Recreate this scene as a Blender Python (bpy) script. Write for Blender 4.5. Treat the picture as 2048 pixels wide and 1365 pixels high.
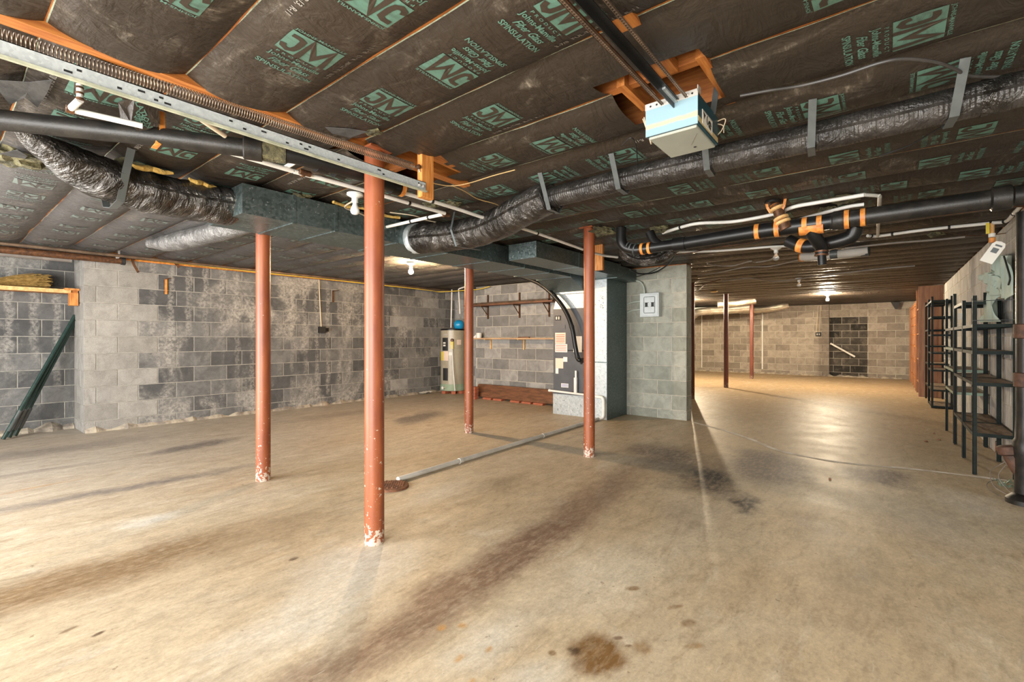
import bpy, bmesh, math, random
from mathutils import Vector, Matrix, noise
random.seed(7)
PI = math.pi
scene = bpy.context.scene
COL = scene.collection
for o in list(bpy.data.objects):
    bpy.data.objects.remove(o)

# ------------------------------------------------------------------ camera, world, lights, exposure
FPX, HZ, CAMZ = 940.0, 677.8, 1.12
ANG = math.atan(752.0 / FPX)
CA, SA = math.cos(ANG), math.sin(ANG)
cam = bpy.data.cameras.new('camera')
cam.sensor_width = 36.0
cam.lens = FPX * 36.0 / 2048.0
cam.shift_y = -(682.5 - HZ) / 2048.0
cam.clip_start = 0.02
camo = bpy.data.objects.new('camera', cam)
COL.objects.link(camo)
camo.location = (0, 0, CAMZ)
camo.rotation_euler = (PI / 2, 0, ANG - PI / 2)
scene.camera = camo
scene.view_settings.view_transform = 'Standard'
scene.view_settings.look = 'None'
scene.view_settings.gamma = 1.0
scene.view_settings.use_curve_mapping = False
scene.view_settings.exposure = 0.72
scene.cycles.use_denoising = True
scene.cycles.max_bounces = 8
scene.cycles.diffuse_bounces = 5

world = bpy.data.worlds.new('overcast_sky')
scene.world = world
world.use_nodes = True
world.node_tree.nodes['Background'].inputs[0].default_value = (0.85, 0.93, 1.0, 1)
world.node_tree.nodes['Background'].inputs[1].default_value = 1.0


def area(name, loc, rot, sx, sy, power, col):
    l = bpy.data.lights.new(name, 'AREA')
    l.shape = 'RECTANGLE'
    l.size, l.size_y = sx, sy
    l.energy = power
    l.color = col
    o = bpy.data.objects.new(name, l)
    COL.objects.link(o)
    o.location = loc
    o.rotation_euler = rot
    return o


# daylight coming in through the open garage doorway, plus an added unseen fill light on the left
area('garage_doorway_daylight', (-1.9, 0.68, 1.05), (0, -PI / 2, 0), 2.0, 2.6, 200, (1.0, 0.97, 0.92))
area('added_left_fill_light', (-1.9, 4.6, 1.05), (0, -PI / 2, 0), 2.0, 3.0, 230, (1.0, 0.975, 0.94))
BULB_E = {'near': 2000.0, 'far': 5000.0, 'hidden': 7000.0}

# pixel of the 2048x1365 photograph -> point on a plane of the room


def ray(u, v):
    l = (u - 1024.0) / FPX
    return Vector((CA + l * SA, SA - l * CA, -(v - HZ) / FPX))


C0 = Vector((0, 0, CAMZ))


def cz(u, v, z):
    d = ray(u, v)
    return C0 + d * ((z - CAMZ) / d.z)


def cy(u, v, y):
    d = ray(u, v)
    return C0 + d * (y / d.y)


def cx(u, v, x):
    d = ray(u, v)
    return C0 + d * (x / d.x)


# ------------------------------------------------------------------ mesh helpers
class MB:
    def __init__(s):
        s.v, s.f, s.m, s.uv = [], [], [], {}

    def face(s, pts, m=0):
        i = len(s.v)
        s.v += [Vector(p) for p in pts]
        s.f.append(tuple(range(i, i + len(pts))))
        s.m.append(m)

    def box(s, x0, x1, y0, y1, z0, z1, m=0):
        return s.hexa([(x0, y0, z0), (x1, y0, z0), (x1, y1, z0), (x0, y1, z0), (x0, y0, z1), (x1, y0, z1), (x1, y1, z1), (x0, y1, z1)], m)

    def hexa(s, p, m=0):
        i = len(s.v)
        s.v += [Vector(q) for q in p]
        for q in ((0, 3, 2, 1), (4, 5, 6, 7), (0, 1, 5, 4), (1, 2, 6, 5), (2, 3, 7, 6), (3, 0, 4, 7)):
            s.f.append(tuple(i + k for k in q))
            s.m.append(m)
        return s

    def obox(s, c, size, R, m=0):
        c = Vector(c)
        h = [k / 2 for k in size]
        P = []
        for z in (-1, 1):
            for x, y in ((-1, -1), (1, -1), (1, 1), (-1, 1)):
                P.append(c + R @ Vector((x * h[0], y * h[1], z * h[2])))
        return s.hexa(P, m)

    def bar(s, p0, p1, w, h, m=0, up=(0, 0, 1)):
        p0, p1 = Vector(p0), Vector(p1)
        d = (p1 - p0)
        L = d.length
        d.normalize()
        a = d.cross(Vector(up))
        if a.length < 1e-4:
            a = d.cross(Vector((1, 0, 0)))
        a.normalize()
        b = a.cross(d)
        R = Matrix((d, a, b)).transposed()
        return s.obox((p0 + p1) / 2, (L, w, h), R, m)

    def tube(s, path, r, n=10, caps=True, m=0, rf=None, flat=1.0):
        path = [Vector(p) for p in path]
        N = len(path)
        T = []
        for i in range(N):
            a = path[max(0, i - 1)]
            b = path[min(N - 1, i + 1)]
            t = (b - a)
            t.normalize()
            T.append(t)
        up = Vector((0, 0, 1)) if abs(T[0].z) < 0.9 else Vector((1, 0, 0))
        a = T[0].cross(up)
        a.normalize()
        i0 = len(s.v)
        L = 0
        for i in range(N):
            a = a - T[i] * a.dot(T[i])
            a.normalize()
            b = a.cross(T[i])
            if i:
                L += (path[i] - path[i - 1]).length
            rr = r[i] if isinstance(r, (list, tuple)) else r
            for k in range(n):
                th = 2 * PI * k / n
                q = rr * (rf(L, th) if rf else 1.0)
                idx = len(s.v)
                s.v.append(path[i] + a * (math.cos(th) * q) + b * (math.sin(th) * q * flat))
                s.uv[idx] = (L, k / n)
        for i in range(N - 1):
            for k in range(n):
                k2 = (k + 1) % n
                s.f.append((i0 + i * n + k, i0 + i * n + k2, i0 + (i + 1) * n + k2, i0 + (i + 1) * n + k))
                s.m.append(m)
        if caps:
            s.f.append(tuple(i0 + k for k in range(n))[::-1])
            s.m.append(m)
            s.f.append(tuple(i0 + (N - 1) * n + k for k in range(n)))
            s.m.append(m)
        return s

    def lathe(s, prof, c, axis=(0, 0, 1), n=20, m=0):
        c = Vector(c)
        t = Vector(axis).normalized()
        a = t.cross(Vector((0, 0, 1)) if abs(t.z) < 0.9 else Vector((1, 0, 0)))
        a.normalize()
        b = t.cross(a)
        i0 = len(s.v)
        for r, h in prof:
            for k in range(n):
                th = 2 * PI * k / n
                s.v.append(c + t * h + (a * math.cos(th) + b * math.sin(th)) * max(r, 1e-4))
        for i in range(len(prof) - 1):
            for k in range(n):
                k2 = (k + 1) % n
                s.f.append((i0 + i * n + k, i0 + i * n + k2, i0 + (i + 1) * n + k2, i0 + (i + 1) * n + k))
                s.m.append(m)
        s.f.append(tuple(i0 + k for k in range(n))[::-1])
        s.m.append(m)
        j = i0 + (len(prof) - 1) * n
        s.f.append(tuple(j + k for k in range(n)))
        s.m.append(m)
        return s

    def prism(s, poly, vec, m=0):
        vec = Vector(vec)
        n = len(poly)
        i = len(s.v)
        s.v += [Vector(p) for p in poly] + [Vector(p) + vec for p in poly]
        s.f.append(tuple(range(i, i + n))[::-1])
        s.f.append(tuple(range(i + n, i + 2 * n)))
        s.m += [m, m]
        for k in range(n):
            k2 = (k + 1) % n
            s.f.append((i + k, i + k2, i + n + k2, i + n + k))
            s.m.append(m)
        return s

    def build(s, name, mats, parent=None, smooth=True, bevel=0.0, origin=None, fixn=True):
        if not isinstance(mats, (list, tuple)):
            mats = [mats]
        off = Vector((0, 0, 0))
        p = parent
        while p:
            off += p.location
            p = p.parent
        if origin is not None:
            off = Vector(origin)
        me = bpy.data.meshes.new(name)
        me.from_pydata([tuple(q - off) for q in s.v], [], s.f)
        for mt in mats:
            me.materials.append(mt)
        me.polygons.foreach_set('material_index', s.m)
        if s.uv:
            ul = me.uv_layers.new(name='UVMap')
            for l in me.loops:
                ul.data[l.index].uv = s.uv.get(l.vertex_index, (0, 0))
        if fixn or bevel:
            bm = bmesh.new()
            bm.from_mesh(me)
            if bevel:
                bmesh.ops.bevel(bm, geom=bm.edges[:], offset=bevel, segments=1, affect='EDGES', clamp_overlap=True)
            bmesh.ops.recalc_face_normals(bm, faces=bm.faces[:])
            bm.to_mesh(me)
            bm.free()
        if smooth:
            me.polygons.foreach_set('use_smooth', [True] * len(me.polygons))
            me.set_sharp_from_angle(angle=math.radians(42))
        me.update()
        o = bpy.data.objects.new(name, me)
        COL.objects.link(o)
        if parent:
            o.parent = parent
        elif origin is not None:
            o.location = off
        return o


def tag(o, label=None, cat=None, group=None, kind=None):
    if label:
        o['label'] = label
    if cat:
        o['category'] = cat
    if group:
        o['group'] = group
    if kind:
        o['kind'] = kind
    return o


def thing(name, label, cat, loc, group=None):
    o = bpy.data.objects.new(name, None)
    COL.objects.link(o)
    o.location = loc
    o.empty_display_size = 0.1
    return tag(o, label, cat, group)


def copy_tree(o, loc):
    c = o.copy()
    COL.objects.link(c)
    c.location = loc
    for ch in list(o.children):
        k = ch.copy()
        COL.objects.link(k)
        k.parent = c
        for g in list(ch.children):
            j = g.copy()
            COL.objects.link(j)
            j.parent = k
    return c


def smooth_path(pts, sub=8):
    pts = [Vector(p) for p in pts]
    P = [pts[0] * 2 - pts[1]] + pts + [pts[-1] * 2 - pts[-2]]
    out = []
    for i in range(1, len(P) - 2):
        a, b, c, d = P[i - 1], P[i], P[i + 1], P[i + 2]
        for k in range(sub):
            t = k / sub
            out.append(0.5 * ((2 * b) + (c - a) * t + (2 * a - 5 * b + 4 * c - d) * t * t + (3 * b - a - 3 * c + d) * t ** 3))
    out.append(pts[-1])
    return out


# ------------------------------------------------------------------ material helpers
class NT:
    def __init__(s, name):
        s.mat = bpy.data.materials.new(name)
        s.mat.use_nodes = True
        s.t = s.mat.node_tree
        s.t.nodes.clear()
        s.out = s.t.nodes.new('ShaderNodeOutputMaterial')
        s.b = s.t.nodes.new('ShaderNodeBsdfPrincipled')
        s.t.links.new(s.b.outputs[0], s.out.inputs[0])

    def put(s, inp, val):
        if isinstance(val, bpy.types.NodeSocket):
            s.t.links.new(val, inp)
        elif isinstance(val, (tuple, list)) and inp.type == 'RGBA' and len(val) == 3:
            inp.default_value = (*val, 1)
        else:
            inp.default_value = val

    def n(s, typ, outi=0, props=None, **kw):
        nd = s.t.nodes.new('ShaderNode' + typ)
        for k, v in (props or {}).items():
            setattr(nd, k, v)
        for k, v in kw.items():
            s.put(nd.inputs[int(k[1:]) if k[0] == 'i' and k[1:].isdigit() else k.replace('_', ' ')], v)
        return nd.outputs[outi]

    def mix(s, f, a, b, mode='MIX'):
        nd = s.t.nodes.new('ShaderNodeMix')
        nd.data_type = 'RGBA'
        nd.blend_type = mode
        s.put(nd.inputs[0], f)
        s.put(nd.inputs[6], a)
        s.put(nd.inputs[7], b)
        return nd.outputs[2]

    def math(s, op, a, b=0.0, c=0.0):
        nd = s.t.nodes.new('ShaderNodeMath')
        nd.operation = op
        for i, v in enumerate((a, b, c)):
            s.put(nd.inputs[i], v)
        return nd.outputs[0]

    def ramp(s, v, lo, hi, a=0.0, b=1.0):
        return s.n('MapRange', props={'interpolation_type': 'SMOOTHSTEP'}, i0=v, i1=lo, i2=hi, i3=a, i4=b)

    def noise(s, vec, scale, detail=4, rough=0.6, dist=0.0):
        return s.n('TexNoise', Vector=vec, Scale=scale, Detail=detail, Roughness=rough, Distortion=dist)

    def mapv(s, vec, sc=(1, 1, 1), loc=(0, 0, 0), rot=(0, 0, 0)):
        return s.n('Mapping', Vector=vec, Location=loc, Rotation=rot, Scale=sc)

    def obj(s):
        return s.n('TexCoord', 3)

    def pos(s):
        return s.n('NewGeometry', 0)

    def rnd(s):
        return s.n('ObjectInfo', 'Random') if False else s.t.nodes.new('ShaderNodeObjectInfo').outputs['Random']

    def bump(s, h, strength=0.3, dist=0.01):
        s.put(s.b.inputs['Normal'], s.n('Bump', Strength=strength, Distance=dist, Height=h))

    def fin(s, col, rough=0.6, metal=0.0, spec=0.5):
        s.put(s.b.inputs['Base Color'], col)
        s.put(s.b.inputs['Roughness'], rough)
        s.put(s.b.inputs['Metallic'], metal)
        s.put(s.b.inputs['Specular IOR Level'], spec)
        return s.mat


def surf(name, c1, c2, rough=0.6, metal=0.0, scale=6, st=(1, 1, 1), bscale=60, bump=0.15, spec=0.5, lo=0.35, hi=0.65, bd=0.004):
    t = NT(name)
    v = t.mapv(t.obj(), st)
    f = t.ramp(t.noise(v, scale), lo, hi)
    if bump:
        t.bump(t.noise(v, bscale), bump, bd)
    return t.fin(t.mix(f, c1, c2), rough, metal, spec)


M = {}
M['wood_orange'] = surf('orange_lumber', (0.46, 0.17, 0.035), (0.30, 0.09, 0.015), 0.6, scale=9, st=(0.7, 6, 6))
M['wood_orange_y'] = surf('orange_joist_lumber', (0.40, 0.14, 0.03), (0.26, 0.075, 0.015), 0.6, scale=9, st=(6, 0.7, 6))
M['wood_orange_z'] = surf('orange_hanger_lumber', (0.66, 0.28, 0.07), (0.45, 0.15, 0.03), 0.55, scale=9, st=(6, 6, 0.6))
M['wood_brown'] = surf('brown_board', (0.20, 0.085, 0.04), (0.11, 0.05, 0.025), 0.6, scale=6, st=(6, 0.8, 3))
M['wood_pale'] = surf('pale_shelf_board', (0.55, 0.36, 0.2), (0.42, 0.26, 0.14), 0.6, scale=6, st=(4, 0.6, 4))
M['plywood'] = surf('brown_plywood', (0.36, 0.16, 0.06), (0.24, 0.09, 0.032), 0.5, scale=5, st=(5, 5, 0.5))
M['deck'] = surf('dark_subfloor', (0.018, 0.010, 0.006), (0.012, 0.007, 0.004), 0.8)
M['cast'] = surf('black_cast_iron', (0.009, 0.0085, 0.008), (0.022, 0.019, 0.016), 0.4, scale=14, bscale=120, bump=0.4, bd=0.002, spec=0.4)
M['blackplastic'] = surf('black_plastic', (0.006, 0.006, 0.006), (0.011, 0.011, 0.011), 0.36, bump=0.05, spec=0.4)
M['rust'] = surf('orange_rusty_band', (0.75, 0.30, 0.06), (0.5, 0.16, 0.03), 0.5, scale=25)
M['tanring'] = surf('tan_ring', (0.75, 0.5, 0.22), (0.62, 0.34, 0.12), 0.6, scale=25)
M['drainrust'] = surf('rusty_iron_cover', (0.12, 0.05, 0.025), (0.22, 0.09, 0.04), 0.8, scale=20, bump=0.5)
M['pvc'] = surf('white_pvc', (0.78, 0.77, 0.73), (0.68, 0.66, 0.61), 0.35, scale=4, bump=0.03)
M['pvcgrey'] = surf('dusty_pvc', (0.62, 0.6, 0.55), (0.5, 0.48, 0.43), 0.4, scale=5, bump=0.03)
M['copper'] = surf('copper_brown_joint', (0.16, 0.07, 0.03), (0.07, 0.035, 0.02), 0.45, metal=0.4, scale=30)
M['steelgrey'] = surf('grey_strap_steel', (0.11, 0.12, 0.12), (0.08, 0.09, 0.09), 0.5, metal=0.4)
M['furnace'] = surf('dark_grey_enamel', (0.085, 0.088, 0.098), (0.07, 0.072, 0.08), 0.42, bump=0.03)
M['heater'] = surf('beige_enamel', (0.40, 0.36, 0.27), (0.34, 0.3, 0.22), 0.32, bump=0.02)
M['greenfoam'] = surf('pale_green_base', (0.30, 0.38, 0.27), (0.25, 0.33, 0.22), 0.6)
M['paper'] = surf('white_label_paper', (0.8, 0.78, 0.72), (0.72, 0.69, 0.62), 0.6, bump=0.02)
M['paper_pink'] = surf('cream_label_paper', (0.75, 0.6, 0.48), (0.7, 0.55, 0.44), 0.6, bump=0.02)
M['paper_yel'] = surf('yellow_label', (0.75, 0.6, 0.05), (0.65, 0.5, 0.05), 0.5, bump=0.02)
M['red'] = surf('red_print', (0.5, 0.08, 0.04), (0.45, 0.08, 0.04), 0.6, bump=0)
M['blueprint'] = surf('blue_print', (0.08, 0.1, 0.4), (0.08, 0.1, 0.35), 0.6, bump=0)
M['blue'] = surf('blue_tank_enamel', (0.01, 0.28, 0.55), (0.01, 0.24, 0.5), 0.3, bump=0.02)
M['brick'] = surf('red_clay_brick', (0.40, 0.12, 0.06), (0.3, 0.09, 0.045), 0.8, scale=30)
M['greenpaint'] = surf('dark_green_paint', (0.012, 0.035, 0.03), (0.02, 0.05, 0.042), 0.4, scale=20)
M['shelfgreen'] = surf('dark_green_enamel', (0.007, 0.012, 0.011), (0.013, 0.02, 0.018), 0.55, scale=12, spec=0.15)
M['shelfpale'] = surf('pale_green_enamel', (0.20, 0.28, 0.2), (0.16, 0.22, 0.16), 0.45)
M['shelfboard'] = surf('dusty_hardboard', (0.22, 0.15, 0.09), (0.10, 0.065, 0.04), 0.7, scale=7, st=(1, 4, 1))
M['straw'] = surf('dry_straw', (0.38, 0.24, 0.07), (0.22, 0.13, 0.03), 0.8, scale=30)
M['panelgrey'] = surf('light_grey_enamel', (0.58, 0.62, 0.62), (0.5, 0.55, 0.55), 0.4, bump=0.02)
M['conduit'] = surf('painted_cable', (0.42, 0.46, 0.4), (0.35, 0.4, 0.34), 0.5, bump=0.02)
M['teal'] = surf('dark_teal_enamel', (0.012, 0.06, 0.08), (0.01, 0.05, 0.07), 0.35, bump=0.02)
M['tan'] = surf('tan_stripe', (0.6, 0.48, 0.25), (0.55, 0.42, 0.22), 0.5, bump=0.02)
M['lensgrey'] = surf('grey_lens_plastic', (0.32, 0.33, 0.28), (0.28, 0.29, 0.25), 0.45, scale=3, bump=0.05)
M['zinc'] = surf('zinc_plate', (0.5, 0.48, 0.44), (0.42, 0.4, 0.37), 0.45, metal=0.3)
M['cablewhite'] = surf('cream_cable', (0.62, 0.52, 0.38), (0.55, 0.45, 0.32), 0.5, bump=0)
M['cablegrey'] = surf('grey_cable', (0.27, 0.235, 0.20), (0.19, 0.165, 0.145), 0.5, bump=0)
M['cableyel'] = surf('yellow_cable', (0.75, 0.55, 0.08), (0.65, 0.45, 0.06), 0.5, bump=0)
M['cabletan'] = surf('tan_wire', (0.5, 0.33, 0.14), (0.4, 0.26, 0.1), 0.5, bump=0)
M['cloth'] = surf('pale_green_cloth', (0.34, 0.43, 0.38), (0.44, 0.49, 0.40), 0.9, scale=5, bscale=200, bump=0.3)
M['fibre'] = surf('yellow_glass_wool', (0.62, 0.42, 0.12), (0.5, 0.3, 0.07), 0.95, scale=20, bump=0.9, bscale=50, bd=0.01)
M['fibregrey'] = surf('dirty_glass_wool', (0.14, 0.125, 0.06), (0.05, 0.045, 0.025), 0.95, scale=20, bump=0.9, bscale=50, bd=0.01)
M['porcelain'] = surf('white_porcelain', (0.8, 0.79, 0.75), (0.75, 0.74, 0.7), 0.25, bump=0)
M['bulbwhite'] = surf('frosted_bulb', (0.85, 0.85, 0.83), (0.8, 0.8, 0.78), 0.3, bump=0)
M['whitewrap'] = surf('white_woven_wrap', (0.5, 0.47, 0.42), (0.42, 0.39, 0.35), 0.8, scale=6, bscale=150, bump=0.3)
M['ink'] = surf('black_ink', (0.012, 0.012, 0.012), (0.015, 0.015, 0.015), 0.6, bump=0)
M['hole'] = surf('dark_slot', (0.008, 0.008, 0.008), (0.01, 0.01, 0.01), 0.9, bump=0)
M['flange'] = surf('lit_track_lip', (0.42, 0.43, 0.32), (0.30, 0.31, 0.23), 0.5, scale=20)  # light on the lower lip put into its yellow-green colour
M['darkpaper'] = surf('dark_torn_kraft', (0.022, 0.021, 0.02), (0.05, 0.048, 0.045), 0.7, scale=10, bump=0.3)
M['stackrust'] = surf('dark_rusty_iron', (0.05, 0.025, 0.016), (0.10, 0.045, 0.025), 0.7, scale=20, bump=0.5)
M['darkcable'] = surf('black_cable', (0.03, 0.028, 0.026), (0.05, 0.045, 0.042), 0.5, bump=0)
M['bluefront'] = None
M['spring'] = surf('oily_spring_steel', (0.22, 0.15, 0.10), (0.12, 0.085, 0.06), 0.4, metal=0.5)
M['chalk'] = surf('white_crack_filler', (0.85, 0.82, 0.76), (0.62, 0.56, 0.47), 0.9, scale=9)


def glass_bulb():
    t = NT('clear_bulb_glass')
    t.put(t.b.inputs['Transmission Weight'], 0.85)
    return t.fin((0.9, 0.9, 0.88), 0.08, 0, 0.5)


M['bulbclear'] = glass_bulb()


def emit(name, col, e):
    t = NT(name)
    t.put(t.b.inputs['Emission Color'], col)
    t.put(t.b.inputs['Emission Strength'], e)
    return t.fin((0.8, 0.8, 0.8), 0.5)


M['lit_near'] = emit('lit_bulb_amber', (1.0, 0.66, 0.36), BULB_E['near'])
M['lit_far'] = emit('lit_bulb_warm', (1.0, 0.82, 0.58), BULB_E['far'])
M['lit_hidden'] = emit('lit_bulb_warm_two', (1.0, 0.80, 0.54), BULB_E['hidden'])


def mat_galv(name, c1, c2, rough=0.42, metal=0.75, scale=55, fleck=(0.45, 0.5, 0.5), fl=0.25):
    t = NT(name)
    o = t.obj()
    vd = t.t.nodes.new('ShaderNodeTexVoronoi')
    t.put(vd.inputs['Vector'], o)
    vd.inputs['Scale'].default_value = scale
    sep = t.n('SeparateColor', 0, None, i0=vd.outputs['Color'])
    big = t.ramp(t.noise(o, 3), 0.3, 0.7)
    base = t.mix(sep, c1, c2)
    base = t.mix(t.math('MULTIPLY', big, 0.4), base, c1)
    fm = t.ramp(t.noise(o, scale * 0.8, 2), 0.62, 0.7)
    base = t.mix(t.math('MULTIPLY', fm, fl), base, fleck)
    r = t.math('ADD', t.math('MULTIPLY', sep, 0.15), rough - 0.07)
    return t.fin(base, r, metal)


M['galv'] = mat_galv('galvanized_sheet', (0.095, 0.13, 0.13), (0.18, 0.225, 0.225), fl=0.6)
M['galv_light'] = mat_galv('bright_galvanized_sheet', (0.42, 0.46, 0.47), (0.57, 0.61, 0.62), 0.4, 0.4, 45, (0.16, 0.18, 0.2), 0.8)
M['galv_track'] = mat_galv('galvanized_track', (0.52, 0.56, 0.58), (0.68, 0.72, 0.73), 0.4, 0.4, 120, (0.7, 0.7, 0.7), 0.3)


def mat_flex(name, c1, c2, rough, metal, rib=520.0, wr=0.7, ribamp=0.06):
    t = NT(name)
    uv = t.n('TexCoord', 2)
    o = t.obj()
    sx = t.n('SeparateXYZ', 0, None, i0=uv)
    w = t.math('SINE', t.math('MULTIPLY', sx, rib))
    f = t.noise(t.mapv(uv, (13, 4, 1)), 1.3, 5, 0.62, 1.6)
    f2 = t.noise(o, 9, 4, 0.6, 0.8)
    h = t.math('ADD', t.math('MULTIPLY', f, 1.0), t.math('MULTIPLY', f2, 0.7))
    h = t.math('ADD', h, t.math('MULTIPLY', w, ribamp))
    t.bump(h, wr, 0.035)
    return t.fin(t.mix(t.ramp(t.noise(o, 7), 0.4, 0.65), c1, c2), rough, metal, 0.8)


M['flex'] = mat_flex('black_foil_jacket', (0.05, 0.046, 0.042), (0.15, 0.14, 0.13), 0.2, 0.8, wr=0.85, ribamp=0.012)
M['flexrib'] = mat_flex('ribbed_black_jacket', (0.025, 0.022, 0.02), (0.06, 0.054, 0.049), 0.34, 0.45, 420.0, 0.5)
M['flexgrey'] = mat_flex('dusty_grey_jacket', (0.16, 0.155, 0.15), (0.25, 0.24, 0.23), 0.32, 0.4)
M['foil'] = mat_flex('silver_foil_jacket', (0.55, 0.5, 0.42), (0.7, 0.65, 0.55), 0.25, 0.85)


def mat_block(name, dark, light, stain=(0.6, 0.58, 0.54), amt=0.5, streak=0.0, sc=1.0, cells=0.0):
    t = NT(name)
    r = t.rnd()
    p = t.pos()
    o = t.obj()
    base = t.mix(t.ramp(r, 0.1, 0.9), dark, light)
    sh = t.n('VectorMath', 0, {'operation': 'ADD'}, i0=o, i1=t.n('CombineXYZ', 0, None, i0=t.math('MULTIPLY', r, 37.0), i1=t.math('MULTIPLY', r, 91.0)))
    big = t.ramp(t.noise(sh, 7, 3, 0.6, 0.6), 0.35, 0.7)
    base = t.mix(t.math('MULTIPLY', big, 0.45), base, tuple(0.55 * c for c in dark))
    st = t.ramp(t.noise(t.mapv(p, (1, 1, 0.75)), 1.7 * sc, 6, 0.65, 0.5), 0.48, 0.68)
    fine = t.ramp(t.noise(p, 30, 4, 0.7), 0.35, 0.65)
    st = t.math('MULTIPLY', t.math('MULTIPLY', st, t.math('ADD', t.math('MULTIPLY', fine, 0.7), 0.3)), amt)
    base = t.mix(st, base, stain)
    if cells:
        xx = t.n('SeparateXYZ', 0, None, i0=t.n('VectorMath', 0, {'operation': 'ADD'}, i0=p, i1=t.n('VectorMath', 0, {'operation': 'MULTIPLY'}, i0=t.n('TexNoise', 1, None, Vector=p, Scale=6.0), i1=(0.09, 0, 0))))
        cw = t.ramp(t.math('SINE', t.math('MULTIPLY', xx, 2 * PI / 0.2032)), 0.1, 0.9)
        cw = t.math('MULTIPLY', cw, t.ramp(t.noise(p, 1.1, 3), 0.42, 0.62))
        base = t.mix(t.math('MULTIPLY', t.math('MULTIPLY', cw, fine), cells), base, stain)
    if streak:
        sk = t.ramp(t.noise(t.mapv(p, (7, 7, 0.5)), 1.5, 4), 0.5, 0.68)
        base = t.mix(t.math('MULTIPLY', sk, streak), base, (0.30, 0.22, 0.17))
    sp = t.noise(p, 160, 3, 0.7)
    base = t.mix(t.ramp(sp, 0.3, 0.7, 0.75, 1.2), (0, 0, 0), base)
    t.bump(t.noise(p, 110, 4, 0.7), 0.5, 0.006)
    return t.fin(base, 0.9, 0, 0.2)


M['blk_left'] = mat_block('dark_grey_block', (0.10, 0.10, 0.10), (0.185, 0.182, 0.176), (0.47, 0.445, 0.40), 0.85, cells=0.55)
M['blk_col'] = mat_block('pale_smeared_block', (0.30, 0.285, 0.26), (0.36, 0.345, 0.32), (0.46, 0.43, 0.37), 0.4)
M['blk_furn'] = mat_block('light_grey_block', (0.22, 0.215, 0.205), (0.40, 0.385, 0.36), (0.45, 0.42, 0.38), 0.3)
M['blk_pier'] = mat_block('green_grey_block', (0.33, 0.34, 0.285), (0.45, 0.45, 0.385), (0.54, 0.53, 0.45), 0.4)
M['blk_far'] = mat_block('tan_grey_block', (0.25, 0.215, 0.18), (0.40, 0.35, 0.295), (0.48, 0.42, 0.34), 0.35)
M['blk_infill'] = mat_block('black_stained_block', (0.03, 0.028, 0.025), (0.09, 0.08, 0.07), (0.22, 0.19, 0.16), 0.6, sc=3)
M['blk_right'] = mat_block('streaked_pale_block', (0.46, 0.455, 0.44), (0.56, 0.54, 0.51), (0.66, 0.63, 0.57), 0.5, streak=0.6)
M['mortar'] = surf('pale_mortar', (0.52, 0.48, 0.40), (0.40, 0.37, 0.31), 0.95, scale=12, bscale=90, bump=0.5)
M['mortar_dark'] = surf('grey_mortar', (0.36, 0.34, 0.30), (0.26, 0.25, 0.22), 0.95, scale=12, bscale=90, bump=0.5)
M['rubble'] = surf('crumbled_mortar_cove', (0.44, 0.38, 0.29), (0.22, 0.19, 0.16), 0.95, scale=9, bscale=40, bump=0.8, bd=0.01)


def mat_post(name, c1, c2, chips=0.5):
    t = NT(name)
    p = t.pos()
    z = t.n('SeparateXYZ', 2, None, i0=p)
    base = t.mix(t.ramp(t.noise(t.mapv(p, (5, 5, 1.2)), 2.0, 5), 0.35, 0.7), c1, c2)
    nz = t.noise(p, 42, 4, 0.65)
    lowb = t.ramp(z, 0.02, 0.16, 0.17, 0.0)
    mid = t.ramp(z, 0.2, 1.3, 0.075, 0.0)
    chip = t.ramp(t.math('ADD', t.math('ADD', nz, lowb), mid), 0.70, 0.74)
    base = t.mix(t.math('MULTIPLY', chip, chips), base, (0.55, 0.48, 0.40))
    t.bump(t.noise(p, 60), 0.15, 0.003)
    return t.fin(base, 0.42, 0, 0.5)


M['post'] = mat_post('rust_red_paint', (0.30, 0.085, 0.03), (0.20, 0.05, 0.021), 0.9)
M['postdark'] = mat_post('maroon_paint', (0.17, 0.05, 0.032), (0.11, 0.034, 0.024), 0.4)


def mat_batt():
    t = NT('dusty_cool_lit_kraft_paper')
    p = t.pos()
    r = t.rnd()
    base = t.mix(t.ramp(r, 0, 1), (0.027, 0.0198, 0.014), (0.039, 0.029, 0.021))
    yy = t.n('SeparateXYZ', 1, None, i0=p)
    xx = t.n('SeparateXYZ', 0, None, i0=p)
    grey = t.math('MULTIPLY', t.ramp(yy, 3.3, 3.9), t.ramp(xx, 5.5, 6.5, 1.0, 0.0))  # cool light on the left bays, put into a greyer paper colour
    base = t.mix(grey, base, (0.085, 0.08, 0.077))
    d = t.noise(t.mapv(p, (2.2, 1.1, 1), rot=(0, 0, 0.6)), 2.2, 7, 0.68, 0.9)
    dm = t.ramp(d, 0.53, 0.74)
    fm = t.ramp(t.noise(t.mapv(p, (1.5, 5, 1), rot=(0, 0, 0.35)), 14, 4, 0.7), 0.45, 0.7)
    base = t.mix(t.math('MULTIPLY', dm, t.math('ADD', t.math('MULTIPLY', fm, 0.8), 0.22)), base, (0.26, 0.22, 0.17))
    dk = t.ramp(t.noise(p, 1.7, 4, 0.6, 0.4), 0.45, 0.75)
    base = t.mix(t.math('MULTIPLY', dk, 0.4), base, (0.02, 0.016, 0.012))
    h1 = t.noise(t.mapv(p, (2.2, 6, 3), rot=(0, 0, 0.25)), 1.7, 4, 0.55, 1.6)
    h2 = t.noise(t.mapv(p, (10, 4, 3), rot=(0, 0, -0.4)), 2.0, 4, 0.6, 0.8)
    t.bump(t.math('ADD', h1, t.math('MULTIPLY', h2, 0.3)), 0.42, 0.04)
    return t.fin(base, 0.48, 0, 0.4)


M['batt'] = mat_batt()


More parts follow.
